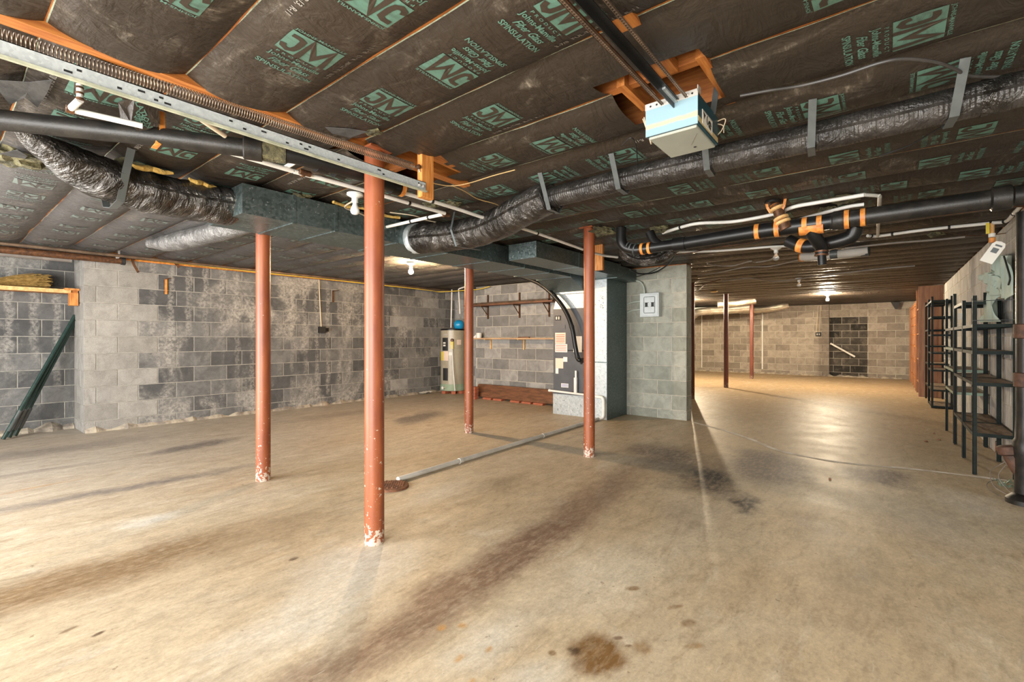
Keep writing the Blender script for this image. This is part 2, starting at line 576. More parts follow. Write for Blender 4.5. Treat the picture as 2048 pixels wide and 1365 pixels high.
def mat_print(name, c, dim, grey=(0.17, 0.18, 0.17)):
    t = NT(name)
    p = t.pos()
    w = t.ramp(t.noise(t.mapv(p, (2, 6, 1), rot=(0, 0, 0.5)), 9, 5, 0.7), 0.42, 0.72)
    k = t.ramp(t.noise(p, 1.3, 3), 0.4, 0.7)
    f = t.math('ADD', t.math('MULTIPLY', w, 0.55), t.math('MULTIPLY', k, 0.3))
    col = t.mix(f, c, dim)
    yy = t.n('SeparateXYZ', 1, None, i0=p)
    g = t.math('MULTIPLY', t.ramp(yy, 3.3, 3.9), 0.75)  # ink greyed past the trunk duct, the cool light put into its colour
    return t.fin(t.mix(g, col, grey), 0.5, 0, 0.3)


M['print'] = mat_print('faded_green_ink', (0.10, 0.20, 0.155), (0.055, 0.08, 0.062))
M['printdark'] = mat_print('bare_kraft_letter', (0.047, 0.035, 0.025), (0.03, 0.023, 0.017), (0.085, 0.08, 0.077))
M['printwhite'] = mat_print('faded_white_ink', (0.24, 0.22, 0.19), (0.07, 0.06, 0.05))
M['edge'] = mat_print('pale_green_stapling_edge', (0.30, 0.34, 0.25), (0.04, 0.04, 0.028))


def mat_bluefront():
    t = NT('pale_blue_enamel')
    z = t.n('SeparateXYZ', 2, None, i0=t.pos())
    nz = t.math('MULTIPLY', t.math('SUBTRACT', t.noise(t.pos(), 14, 4), 0.5), 0.02)
    zz = t.math('ADD', z, nz)
    s = t.math('MULTIPLY', t.ramp(zz, 1.978, 1.988), t.ramp(zz, 1.995, 2.008, 1.0, 0.0))
    return t.fin(t.mix(s, (0.20, 0.31, 0.36), (0.37, 0.31, 0.23)), 0.45)  # pale blue with a soft tan band across the panel


M['bluefront'] = mat_bluefront()


def mat_floor():
    t = NT('stained_concrete')
    p = t.pos()
    base = t.mix(t.ramp(t.noise(t.mapv(p, (0.45, 1.0, 1)), 0.8, 5, 0.6, 0.5), 0.35, 0.68), (0.52, 0.405, 0.26), (0.60, 0.515, 0.38))
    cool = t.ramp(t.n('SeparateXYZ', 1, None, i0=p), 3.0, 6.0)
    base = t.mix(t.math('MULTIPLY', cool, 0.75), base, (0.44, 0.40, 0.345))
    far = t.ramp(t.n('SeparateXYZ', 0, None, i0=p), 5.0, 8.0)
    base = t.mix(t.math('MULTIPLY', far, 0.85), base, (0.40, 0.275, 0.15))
    swirl = t.ramp(t.noise(t.mapv(p, (1.1, 4.0, 1), rot=(0, 0, -0.12)), 3.2, 6, 0.7, 0.9), 0.45, 0.75)
    base = t.mix(t.math('MULTIPLY', swirl, 0.5), base, (0.27, 0.19, 0.11))
    pale = t.ramp(t.noise(t.mapv(p, (1.3, 3.2, 1), loc=(5, 3, 0)), 1.9, 6, 0.7, 0.7), 0.52, 0.74)
    base = t.mix(t.math('MULTIPLY', pale, 0.5), base, (0.68, 0.62, 0.50))
    jit = t.n('TexNoise', 1, None, Vector=p, Scale=2.4, Detail=5, Roughness=0.65)
    jv = t.n('VectorMath', 0, {'operation': 'SUBTRACT'}, i0=jit, i1=(0.5, 0.5, 0.5))
    grain = t.ramp(t.noise(t.mapv(p, (1, 2.5, 1)), 13, 5, 0.7), 0.3, 0.65)
    # every stain: centre x, y, half-length, half-width, turn, colour, strength, edge softness, edge wobble
    for (x, y, a, b, rot, c, k, lo, wob) in STAINS:
        q = t.n('VectorMath', 0, {'operation': 'MULTIPLY_ADD'}, i0=jv, i1=(wob, wob, 0), i2=p)
        q = t.n('Mapping', props={'vector_type': 'TEXTURE'}, Vector=q, Location=(x, y, 0), Rotation=(0, 0, rot), Scale=(a, b, 1e3))
        d = t.n('VectorMath', 1, {'operation': 'LENGTH'}, i0=q)
        f = t.ramp(d, lo, 1.0, k, 0.0)
        f = t.math('MULTIPLY', f, t.math('ADD', t.math('MULTIPLY', grain, 0.5), 0.6))
        base = t.mix(f, base, c)
    mott = t.ramp(t.noise(t.mapv(p, (1, 1.6, 1)), 7, 6, 0.75, 0.3), 0.3, 0.7, 0.84, 1.1)
    base = t.mix(1.0, base, t.n('CombineColor', 0, None, i0=mott, i1=mott, i2=mott), 'MULTIPLY')
    mot2 = t.ramp(t.noise(t.mapv(p, (1, 1.4, 1)), 38, 4, 0.75, 0.2), 0.3, 0.7, 0.86, 1.1)
    base = t.mix(1.0, base, t.n('CombineColor', 0, None, i0=mot2, i1=mot2, i2=mot2), 'MULTIPLY')
    scr = t.ramp(t.noise(t.mapv(p, (2.5, 30, 1), rot=(0, 0, 0.5)), 3, 3, 0.6), 0.66, 0.72)
    base = t.mix(t.math('MULTIPLY', scr, 0.35), base, (0.66, 0.62, 0.53))
    sp = t.ramp(t.noise(p, 26, 3, 0.6), 0.68, 0.72)
    base = t.mix(t.math('MULTIPLY', sp, 0.5), base, (0.16, 0.10, 0.06))
    fn = t.noise(p, 120, 3, 0.7)
    base = t.mix(t.ramp(fn, 0.3, 0.7, 0.86, 1.0), (0.12, 0.09, 0.06), base)
    r = t.math('ADD', t.math('MULTIPLY', t.noise(p, 3, 4), 0.3), 0.36)
    t.bump(t.math('ADD', t.noise(p, 60, 4), t.math('MULTIPLY', t.noise(p, 5, 3), 2.0)), 0.1, 0.004)
    return t.fin(base, r, 0, 0.3)


BR, DK, GR, WH, OR = (0.20, 0.125, 0.08), (0.055, 0.05, 0.048), (0.21, 0.185, 0.165), (0.70, 0.66, 0.57), (0.50, 0.25, 0.06)
STAINS = [
    (1.7, 1.50, 1.9, 0.22, 0.03, BR, 1.0, 0.25, 0.32), (3.2, 1.64, 1.6, 0.30, 0.08, BR, 0.75, 0.0, 0.4),
    (0.45, 2.93, 1.5, 0.33, 0.03, (0.25, 0.165, 0.085), 1.0, 0.15, 0.4), (1.4, 2.75, 0.8, 0.3, 0.1, (0.30, 0.21, 0.12), 0.55, 0.0, 0.4),
    (0.9, 4.45, 1.5, 0.15, -0.08, GR, 0.9, 0.1, 0.3), (0.6, 5.6, 1.0, 0.12, 0.0, GR, 0.5, 0.0, 0.3),
    (0.7, 6.55, 1.5, 0.4, 0.0, GR, 0.7, 0.1, 0.3), (1.75, 5.65, 0.6, 0.22, 0.2, (0.15, 0.135, 0.125), 0.9, 0.3, 0.4),
    (0.55, 5.0, 0.4, 0.05, 0.1, (0.42, 0.27, 0.14), 0.7, 0.1, 0.2),
    (4.4, 5.2, 0.75, 0.35, 0.4, (0.17, 0.155, 0.145), 0.95, 0.35, 0.5), (4.9, 4.7, 0.6, 0.25, 0.2, (0.28, 0.22, 0.16), 0.6, 0.1, 0.4), (3.9, 6.3, 1.3, 0.3, 0, (0.25, 0.21, 0.17), 0.6, 0.1, 0.3),
    (3.9, 1.15, 0.65, 0.36, 0.5, DK, 1.0, 0.15, 0.6), (4.65, 0.85, 0.85, 0.55, 0.2, (0.115, 0.095, 0.09), 1.0, 0.35, 0.6), (4.45, 1.65, 0.8, 0.55, 0.5, (0.14, 0.11, 0.09), 0.95, 0.15, 0.5),
    (3.5, 0.75, 0.30, 0.14, 0.3, DK, 1.0, 0.2, 0.5), (4.85, 0.08, 0.45, 0.36, 0, (0.15, 0.12, 0.11), 1.0, 0.3, 0.5),
    (3.0, 1.0, 0.35, 0.2, 0.5, (0.28, 0.22, 0.16), 0.5, 0.0, 0.5), (3.3, 0.35, 0.5, 0.25, 0.2, (0.30, 0.24, 0.18), 0.5, 0.0, 0.6),
    (2.7, 0.1, 0.6, 0.3, 0.1, (0.34, 0.26, 0.17), 0.6, 0.0, 0.5), (2.75, 2.3, 0.35, 0.2, 0.2, (0.27, 0.21, 0.13), 0.7, 0.1, 0.4),
    (1.49, 0.795, 0.15, 0.125, 0.4, (0.20, 0.105, 0.035), 1.0, 0.5, 0.2), (1.62, 0.70, 0.07, 0.05, 0.2, (0.3, 0.18, 0.08), 0.8, 0.2, 0.15), (1.46, 0.87, 0.04, 0.03, 0.0, (0.06, 0.035, 0.02), 0.9, 0.2, 0.12), (1.40, 0.93, 0.02, 0.02, 0.0, (0.2, 0.11, 0.04), 0.9, 0.4, 0.05),
    (1.35, 2.05, 0.5, 0.42, 0.2, WH, 0.75, 0.0, 0.4), (0.95, 1.85, 0.5, 0.25, 0.1, WH, 0.65, 0.0, 0.5), (0.87, 3.55, 0.22, 0.12, 0.0, WH, 0.8, 0.2, 0.3), (2.3, 2.55, 0.5, 0.2, 0.2, WH, 0.45, 0.0, 0.4),
    (2.0, 1.05, 0.7, 0.28, 0.0, (0.70, 0.62, 0.48), 0.75, 0.0, 0.4), (1.3, 1.15, 0.3, 0.2, 0, WH, 0.6, 0.0, 0.4), (1.25, 0.85, 0.22, 0.15, 0, WH, 0.6, 0.0, 0.4),
    (4.45, -0.45, 0.5, 0.3, 0.2, WH, 0.7, 0.1, 0.4), (3.75, -0.2, 0.6, 0.35, 0.1, (0.5, 0.45, 0.38), 0.5, 0.0, 0.4),
    (1.25, 1.36, 0.03, 0.03, 0, OR, 0.8, 0.1, 0.1), (1.31, 1.30, 0.03, 0.025, 0, OR, 0.8, 0.1, 0.1), (1.17, 1.17, 0.035, 0.02, 0.4, OR, 0.8, 0.1, 0.1), (1.27, 1.12, 0.03, 0.02, 0.4, OR, 0.7, 0.1, 0.1), (1.12, 1.06, 0.02, 0.02, 0.4, OR, 0.6, 0.1, 0.1),
    (1.98, 0.9, 0.05, 0.025, -0.6, (0.25, 0.15, 0.07), 0.9, 0.3, 0.1), (1.87, 0.62, 0.05, 0.025, -0.6, (0.25, 0.15, 0.07), 0.8, 0.3, 0.1), (1.95, 0.7, 0.05, 0.022, -0.6, (0.25, 0.15, 0.07), 0.8, 0.3, 0.1), (1.75, 0.55, 0.05, 0.022, -0.6, (0.33, 0.2, 0.09), 0.7, 0.3, 0.1), (1.62, 0.79, 0.025, 0.015, -0.6, (0.16, 0.09, 0.05), 0.9, 0.3, 0.06), (1.6, 0.74, 0.02, 0.012, -0.6, (0.16, 0.09, 0.05), 0.9, 0.3, 0.06),
    (1.17, 2.36, 0.032, 0.02, 0, (0.12, 0.08, 0.05), 0.9, 0.5, 0.05), (0.42, 2.33, 0.03, 0.015, 0.3, (0.13, 0.08, 0.05), 0.9, 0.4, 0.06), (0.35, 2.45, 0.04, 0.015, 0.3, (0.2, 0.13, 0.07), 0.8, 0.4, 0.06),
]
M['floor'] = mat_floor()

# ------------------------------------------------------------------ setting: floor, walls of single blocks
Y_R, Y_L, Y_L2, X_F, X_P = -0.82, 7.41, 8.0, 16.78, 6.8
WT = 2.134
fl = MB().box(-2.4, 17.2, -1.2, 8.6, -0.15, 0.0).build('floor', M['floor'], smooth=False)
tag(fl, 'stained beige concrete basement floor slab', 'floor', kind='structure')

BL, BH, MJ = 0.4064, 0.2032, 0.010


def unit_block():
    bm = bmesh.new()
    l, h, d = (BL - MJ) / 2, (BH - MJ) / 2, 0.02
    e = 0.003
    V = [bm.verts.new(p) for p in ((-l, d, -h), (l, d, -h), (l, d, h), (-l, d, h), (-l, -d + e, -h), (l, -d + e, -h), (l, -d + e, h), (-l, -d + e, h), (-l + e, -d, -h + e), (l - e, -d, -h + e), (l - e, -d, h - e), (-l + e, -d, h - e))]
    for k in range(4):
        j = (k + 1) % 4
        bm.faces.new((V[k], V[j], V[4 + j], V[4 + k]))
        bm.faces.new((V[4 + k], V[4 + j], V[8 + j], V[8 + k]))
    bm.faces.new((V[8], V[9], V[10], V[11]))
    bmesh.ops.recalc_face_normals(bm, faces=bm.faces[:])
    me = bpy.data.meshes.new('block')
    bm.to_mesh(me)
    bm.free()
    return me


UNIT = unit_block()
UM = {}


def block_mesh(mat):
    if mat.name not in UM:
        m = UNIT.copy()
        m.materials.append(mat)
        UM[mat.name] = m
    return UM[mat.name]


def lay(wall, axis, face, nrm, s0, s1, phase, matf, z0=0.0, z1=WT, off=0, L=BL, inset=0.0, skip=None, stuff_from=None):
    """single blocks on the face of a wall: axis 'x'/'y' is the run, nrm the sign of the outward normal"""
    far = MB()
    k = -1
    while 0.13 + BH * k < z1:
        zb, zt = 0.13 + BH * k, 0.13 + BH * (k + 1)
        zb, zt = max(zb, z0 - MJ / 2), min(zt, z1)
        if zt - zb > 0.03:
            ph = phase + (L / 2 if (k + off) % 2 else 0)
            n = math.floor((s0 - ph) / L)
            while ph + n * L < s1:
                a, b = max(ph + n * L, s0 - MJ / 2), min(ph + (n + 1) * L, s1 + MJ / 2)
                n += 1
                if b - a < 0.04:
                    continue
                c, zc = (a + b) / 2, (zb + zt) / 2
                if skip and skip(c, zc):
                    continue
                jit = random.uniform(-0.0012, 0.0012)
                sx, sz = (b - a - MJ) / (BL - MJ), (zt - zb - MJ) / (BH - MJ)
                d = face - nrm * (0.02 + inset) + jit
                if stuff_from is not None and c > stuff_from:
                    h = (b - a - MJ) / 2
                    far.box(c - h, c + h, d - 0.02, d + 0.02, zb + MJ / 2, zt - MJ / 2)
                    continue
                o = bpy.data.objects.new('block', block_mesh(matf(c, zc)))
                COL.objects.link(o)
                o.parent = wall
                o.scale = (sx, 1, sz)
                if axis == 'x':
                    o.location = (c, d, zc)
                    o.rotation_euler = (0, 0, 0 if nrm < 0 else PI)
                else:
                    o.location = (d, c, zc)
                    o.rotation_euler = (0, 0, PI / 2 if nrm > 0 else -PI / 2)
        k += 1
    if far.v:
        tag(far.build('far_blocks', matf(99, 1), wall, smooth=False), kind='stuff')


def wall(name, x0, x1, y0, y1, label, mat=None, z1=WT):
    w = MB().box(x0, x1, y0, y1, 0, z1).build(name, mat or M['mortar'], smooth=False)
    return tag(w, label, 'wall', kind='structure')


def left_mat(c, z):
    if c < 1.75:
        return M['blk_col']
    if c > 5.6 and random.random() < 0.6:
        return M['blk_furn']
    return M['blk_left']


w = wall('wall_left', 1.181, 7.5, Y_L + 0.004, Y_L + 0.2, 'long dark grey concrete block wall behind the water heater', M['mortar_dark'])
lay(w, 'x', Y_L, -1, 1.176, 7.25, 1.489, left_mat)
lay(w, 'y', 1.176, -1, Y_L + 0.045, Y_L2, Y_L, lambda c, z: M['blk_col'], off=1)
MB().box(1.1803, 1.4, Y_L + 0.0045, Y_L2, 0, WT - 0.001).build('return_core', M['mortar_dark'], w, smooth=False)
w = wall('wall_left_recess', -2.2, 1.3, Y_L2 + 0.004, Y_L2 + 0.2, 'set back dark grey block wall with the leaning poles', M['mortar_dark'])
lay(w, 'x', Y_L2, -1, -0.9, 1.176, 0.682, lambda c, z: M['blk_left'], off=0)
w = wall('wall_partition', X_P + 0.004, X_P + 0.2, 3.05, 6.35, 'light grey block wall behind the air handler')
lay(w, 'y', X_P, -1, 3.3, 6.35, 5.512, lambda c, z: M['blk_furn'])
w = wall('wall_corner', 7.254, 7.45, 6.3, Y_L + 0.1, 'short block wall set back behind the water heater', M['mortar_dark'])
lay(w, 'y', 7.25, -1, 6.4, Y_L, 7.0, lambda c, z: M['blk_furn'])
MB().box(X_P + 0.02, 7.25, 6.30, 6.35, 0, WT).build('return_core', M['mortar_dark'], w, smooth=False)
w = wall('wall_pier', 6.484, 6.69, 2.146, 3.2, 'green tinted block pier carrying the grey electrical panel')
lay(w, 'y', 6.48, -1, 2.142, 3.05, 2.754, lambda c, z: M['blk_pier'], off=0)
lay(w, 'x', 2.142, -1, 6.486, 6.69, 6.486, lambda c, z: M['blk_pier'], off=0, L=BL)
MB().box(6.69, 7.0, 2.9, 3.2, 0, WT).build('return_core', M['mortar'], w, smooth=False)


def infill(c, z):
    return 0.456 < c < 1.368


w = wall('wall_far', X_F + 0.12, X_F + 0.32, Y_R - 0.2, 6.2, 'far tan block wall with a dark filled in doorway')
MB().box(X_F + 0.004, X_F + 0.13, Y_R, 0.456, 0, WT).build('wall_core', M['mortar'], w, smooth=False)
MB().box(X_F + 0.004, X_F + 0.13, 1.368, 6.2, 0, WT).build('wall_core', M['mortar'], w, smooth=False)
lay(w, 'y', X_F, -1, 1.368, 5.7, 2.579, lambda c, z: M['blk_far'], off=0)
lay(w, 'y', X_F, -1, Y_R, 0.456, 0.242, lambda c, z: M['blk_far'], off=1)
lay(w, 'y', X_F + 0.11, -1, 0.456, 1.368, 0.456, lambda c, z: M['blk_far'] if z > 1.85 else M['blk_infill'], off=0)
w = wall('wall_right', 2.0, 17.0, Y_R - 0.2, Y_R - 0.004, 'pale streaked block wall behind the metal shelving')
lay(w, 'x', Y_R, 1, 4.4, X_F, 7.640, lambda c, z: M['blk_right'], off=1, stuff_from=13.2)
# unseen garage end: its doorway, and a second opening added for the light
fw = MB()
fw.box(-2.15, -1.95, -1.0, -0.65, 0, WT)
fw.box(-2.15, -1.95, 2.0, 3.05, 0, WT)
fw.box(-2.15, -1.95, 6.15, 8.2, 0, WT)
tag(fw.build('wall_front', M['mortar_dark'], smooth=False), 'block wall behind the viewer with a garage doorway and an added second opening', 'wall', kind='structure')
bk = MB()
bk.box(X_P + 0.2, 17.0, 8.1, 8.3, 0, WT)
tag(bk.build('wall_far_left', M['mortar'], smooth=False), 'hidden left block wall of the far room', 'wall', kind='structure')
bk = MB()
bk.box(-2.15, 2.0, Y_R - 0.2, Y_R - 0.004, 0, WT)
tag(bk.build('wall_right_near', M['mortar'], smooth=False), 'near end of the right block wall outside the view', 'wall', kind='structure')


def cove(p0, p1, w0, h0, seed):
    m = MB()
    p0, p1 = Vector(p0), Vector(p1)
    d = p1 - p0
    n = int(d.length / 0.05)
    nrm = Vector((w0[0], w0[1], 0))
    prev = None
    for i in range(n + 1):
        q = p0 + d * (i / n)
        a = 0.6 + 0.8 * noise.noise((i * 0.31, seed, 0)) + 0.3 * noise.noise((i * 1.3, seed, 4))
        a = max(0.15, a)
        row = [q + nrm * a + Vector((0, 0, -0.01)), q + nrm * a * 0.75 + Vector((0, 0, h0 * 0.5 * a)), q + Vector((0, 0, h0 * a)), q - nrm * 0.2 + Vector((0, 0, h0 * a))]
        if prev:
            for k in range(3):
                m.face((prev[k], prev[k + 1], row[k + 1], row[k]))
        prev = row
    return m


tag(cove((1.18, Y_L, 0), (7.2, Y_L, 0), (0, -0.05), 0.07, 1).build('trim_1', M['rubble']), 'crumbled pale mortar ridge along the foot of the left wall', 'trim', kind='structure')
tag(cove((-0.6, Y_L2, 0), (1.17, Y_L2, 0), (0, -0.12), 0.09, 5).build('trim_2', M['rubble']), 'crumbled mortar ridge under the leaning poles', 'trim', kind='structure')
tag(cove((X_F, -0.3, 0), (X_F, 5.6, 0), (-0.05, 0), 0.07, 9).build('trim_3', M['rubble']), 'crumbled mortar ridge along the foot of the far wall', 'trim', kind='structure')
sl = [('trim_4', 1.18, 7.2, Y_L + 0.01, Y_L + 0.14, 'left wall'), ('trim_5', 6.49, 6.68, 2.15, 3.05, 'block pier'), ('trim_6', 4.4, 16.7, Y_R - 0.15, Y_R - 0.02, 'right wall')]
for nm, x0, x1, y0, y1, w_ in sl:
    tag(MB().box(x0, x1, y0, y1, WT, WT + 0.04).build(nm, M['wood_orange'], smooth=False), 'orange wooden sill plate on top of the %s' % w_, 'trim', kind='structure')

for nm, b_, lb in (('trim_7', (X_F - 0.03, X_F + 0.3, Y_R - 0.2, 8.2), 'dark rim board over the far wall'), ('trim_8', (-2.2, 17.2, 8.02, 8.3), 'dark rim board over the left wall'), ('trim_9', (-2.2, 17.2, Y_R - 0.3, Y_R - 0.16), 'dark rim board over the right wall')):
    tag(MB().box(*b_, WT + 0.0005, 2.409).build(nm, M['deck'], smooth=False), lb, 'trim', kind='structure')
cl = MB()
pts = smooth_path([(6.44, 2.05, 0), (6.08, 1.55, 0), (5.75, 1.2, 0), (5.36, 0.88, 0), (5.2, 0.55, 0), (5.18, 0.26, 0), (5.3, -0.2, 0), (5.33, -0.75, 0)], 14)
for i in range(len(pts) - 1):
    a, b = pts[i], pts[i + 1]
    d = (b - a).normalized()
    nn = Vector((-d.y, d.x, 0)) * (0.028 + 0.014 * noise.noise(a * 6))
    z = Vector((0, 0, 0.0015))
    cl.face((a - nn + z, b - nn + z, b + nn + z, a + nn + z))
cl.build('crack_filler', M['chalk'], fl, smooth=False)
# round concrete patch and cover of the floor drain
dr = thing('drain_cover', 'round rusty iron drain cover in the floor by the front red post', 'drain cover', (2.2, 2.92, 0))
MB().lathe([(0.125, 0.0), (0.125, 0.016), (0.11, 0.02), (0.02, 0.02)], (2.2, 2.92, 0), n=28).build('cover', M['drainrust'], dr)
g = MB()
for i in range(-4, 5):
    for j in range(-4, 5):
        if (i * i + j * j) * 0.024 ** 2 < 0.1 ** 2:
            g.box(2.2 + i * 0.024 - 0.007, 2.2 + i * 0.024 + 0.007, 2.92 + j * 0.024 - 0.007, 2.92 + j * 0.024 + 0.007, 0.018, 0.026)
g.build('stud_pattern', M['drainrust'], dr)

# ------------------------------------------------------------------ ceiling: deck, joists, insulation batts with their printing
ce = MB().box(-2.2, 17.0, -1.0, 8.2, 2.41, 2.44).build('ceiling', M['deck'], smooth=False)
tag(ce, 'dark basement ceiling of wooden joists and paper faced insulation', 'ceiling', kind='structure')
PIT, X0 = 0.4025, 0.452
jm = None
for k in range(-6, 41):
    xj = X0 + (k + 0.5) * PIT
    if jm is None:
        jm = MB().box(-0.019, 0.019, -1.0, 8.1, 2.182, 2.41)
        j = jm.build('joist', M['wood_orange_y'], ce, smooth=False)
        jmesh = j.data
    else:
        j = bpy.data.objects.new('joist', jmesh)
        COL.objects.link(j)
        j.parent = ce
    j.location = (xj, 0, 0)


def batt_z(x, y, k):
    t = (x - (X0 + k * PIT)) / 0.1965
    a = min(1.0, abs(t))
    sag = 0.038 + 0.018 * noise.noise((k * 3.1, y * 0.9, 1.0))
    z = 2.180 - sag * (1 - a ** 3)
    z -= 0.013 * noise.noise((x * 4.2, y * 1.9, k * 7.3)) * (1 - 0.5 * a)
    amp = 0.0035 if y < 3.6 else 0.005
    z -= amp * noise.noise((x * 5.0 + y * 3, y * 15.0, k * 2.0)) * (1 - a ** 4)
    return z


def stroke(pts, w):
    """flat polyline of quads with mitred corners (2D)"""
    Q = []
    P = [Vector((p[0], p[1])) for p in pts]
    n = len(P)
    offs = []
    for i in range(n):
        d0 = (P[i] - P[i - 1]).normalized() if i else (P[1] - P[0]).normalized()
        d1 = (P[i + 1] - P[i]).normalized() if i < n - 1 else d0
        m = d0 + d1
        if m.length < 0.2:
            m = Vector((-d0.y, d0.x)).orthogonal()
            m = d0
        m.normalize()
        nr = Vector((-m.y, m.x))
        c = max(0.45, nr.dot(Vector((-d1.y, d1.x))))
        offs.append(nr * (w / 2 / c))
    for i in range(n - 1):
        seg = max(1, int((P[i + 1] - P[i]).length / 0.03))
        for s in range(seg):
            f0, f1 = s / seg, (s + 1) / seg
            a, b = P[i].lerp(P[i + 1], f0), P[i].lerp(P[i + 1], f1)
            oa, ob = offs[i].lerp(offs[i + 1], f0), offs[i].lerp(offs[i + 1], f1)
            Q.append([a - oa, b - ob, b + ob, a + oa])
    return Q


def text_mesh(body, size, shear=0.0, res=2, space=1.0):
    cu = bpy.data.curves.new('t', 'FONT')
    cu.body = body
    cu.size = size
    cu.shear = shear
    cu.offset = size * 0.022
    cu.align_x = 'CENTER'
    cu.resolution_u = res
    cu.space_character = space
    o = bpy.data.objects.new('t', cu)
    COL.objects.link(o)
    dg = bpy.context.evaluated_depsgraph_get()
    me = bpy.data.meshes.new_from_object(o.evaluated_get(dg))
    bpy.data.objects.remove(o)
    return me


class Stamp:
    """one printed block in 2D: x to the right, y down the lines of text"""

    def __init__(s):
        s.v, s.f, s.m, s.h = [], [], [], []

    def add(s, pts, m, h):
        i = len(s.v)
        s.v += [(p[0], p[1]) for p in pts]
        s.h += [h] * len(pts)
        s.f.append(tuple(range(i, i + len(pts))))
        s.m.append(m)

    def text(s, body, size, y, m=0, shear=0.0, res=2, width=None, cx_=0.0, space=1.0):
        me = text_mesh(body, size, shear, res, space)
        bm = bmesh.new()
        bm.from_mesh(me)
        xs = [v.co.x for v in bm.verts]
        if width:
            k = width / (max(xs) - min(xs))
            mid = (max(xs) + min(xs)) / 2
            for v in bm.verts:
                v.co.x = (v.co.x - mid) * k
        for q in range(-6, 7):
            bmesh.ops.bisect_plane(bm, geom=bm.verts[:] + bm.edges[:] + bm.faces[:], plane_co=(q * 0.03, 0, 0), plane_no=(1, 0, 0))
        bm.verts.index_update()
        i = len(s.v)
        for v in bm.verts:
            s.v.append((v.co.x + cx_, y - v.co.y))
            s.h.append(0.0)
        for f in bm.faces:
            s.f.append(tuple(i + v.index for v in f.verts))
            s.m.append(m)
        bm.free()
        bpy.data.meshes.remove(me)


def logo(s, rx=0.094, ry=0.135):
    nx, ny = 8, 5
    for i in range(nx):
        for j in range(ny):
            xa, xb = -rx + 2 * rx * i / nx, -rx + 2 * rx * (i + 1) / nx
            ya, yb = ry * j / ny, ry * (j + 1) / ny
            s.add([(xa, ya), (xb, ya), (xb, yb), (xa, yb)], 0, 0.0)
    W = 2 * rx
    # hooked J running into a wide M, left bare in the green block
    J = [(-rx + W * 0.05, ry * 0.66), (-rx + W * 0.08, ry * 0.80), (-rx + W * 0.17, ry * 0.86), (-rx + W * 0.25, ry * 0.78), (-rx + W * 0.28, ry * 0.60), (-rx + W * 0.28, ry * 0.26), (-rx + W * 0.20, ry * 0.20), (-rx + W * 0.06, ry * 0.20)]
    Mm = [(-rx + W * 0.40, ry), (-rx + W * 0.43, ry * 0.14), (-rx + W * 0.63, ry * 0.74), (-rx + W * 0.83, ry * 0.14), (-rx + W * 0.88, ry)]
    for q in stroke(J, 0.0205):
        s.add([(p.x, p.y) for p in q], 1, 0.0012)
    for q in stroke(Mm, 0.023):
        s.add([(p.x, p.y) for p in q], 1, 0.0012)


full = Stamp()
logo(full)
full.text('JOHNS-MANVILLE', 0.017, -0.008, width=0.185)
full.text('PRODUCT', 0.017, 0.157, width=0.16, space=1.7)
full.text('Johns-Manville', 0.034, 0.19, width=0.19)
full.text('Fiber Glass', 0.042, 0.232, width=0.15, shear=0.45)
full.text('SPINSULATION', 0.034, 0.272, width=0.205)
small = Stamp()
logo(small)
small.text('Johns-Manville', 0.034, 0.19, width=0.19, res=1)
small.text('Fiber Glass', 0.042, 0.232, width=0.15, shear=0.45, res=1)
small.text('SPINSULATION', 0.034, 0.272, width=0.205, res=1)
far_s = Stamp()
logo(far_s)
side = Stamp()
side.text('3-7/8  FUL-THIK  R-13,  R-11', 0.026, 0.0, m=2)


def put_stamp(mb, st, k, y0, flip, dx=0.0):
    xc = X0 + k * PIT + dx
    i = len(mb.v)
    for (x, y), h in zip(st.v, st.h):
        if flip:
            X, Y = xc - x, y0 - y
        else:
            X, Y = xc + x, y0 + y
        mb.v.append(Vector((X, Y, batt_z(X, Y, k) - 0.0022 - h)))
    for f, m in zip(st.f, st.m):
        mb.f.append(tuple(i + q for q in f))
        mb.m.append(m)


def put_side(mb, k, y0, xoff, flip):
    xc = X0 + k * PIT + xoff
    i = len(mb.v)
    for (x, y) in side.v:
        X, Y = (xc + y, y0 - x) if not flip else (xc - y, y0 + x)
        mb.v.append(Vector((X, Y, batt_z(X, Y, k) - 0.0022)))
    for f in side.f:
        mb.f.append(tuple(i + q for q in f))
        mb.m.append(2)


PHASE = {0: 2.03, 1: 1.60, 2: 1.70, 3: 1.42, 4: 1.76, 5: 1.15}
PAIR = 0.92
HOLES = {3: (0.50, 0.92, 0.62, 1.0), 4: (0.50, 0.92, 0.0, 0.62)}
TEAR = [(1.62, 2.06, 2.02, 2.5), (1.35, 1.75, 2.13, 2.34)]


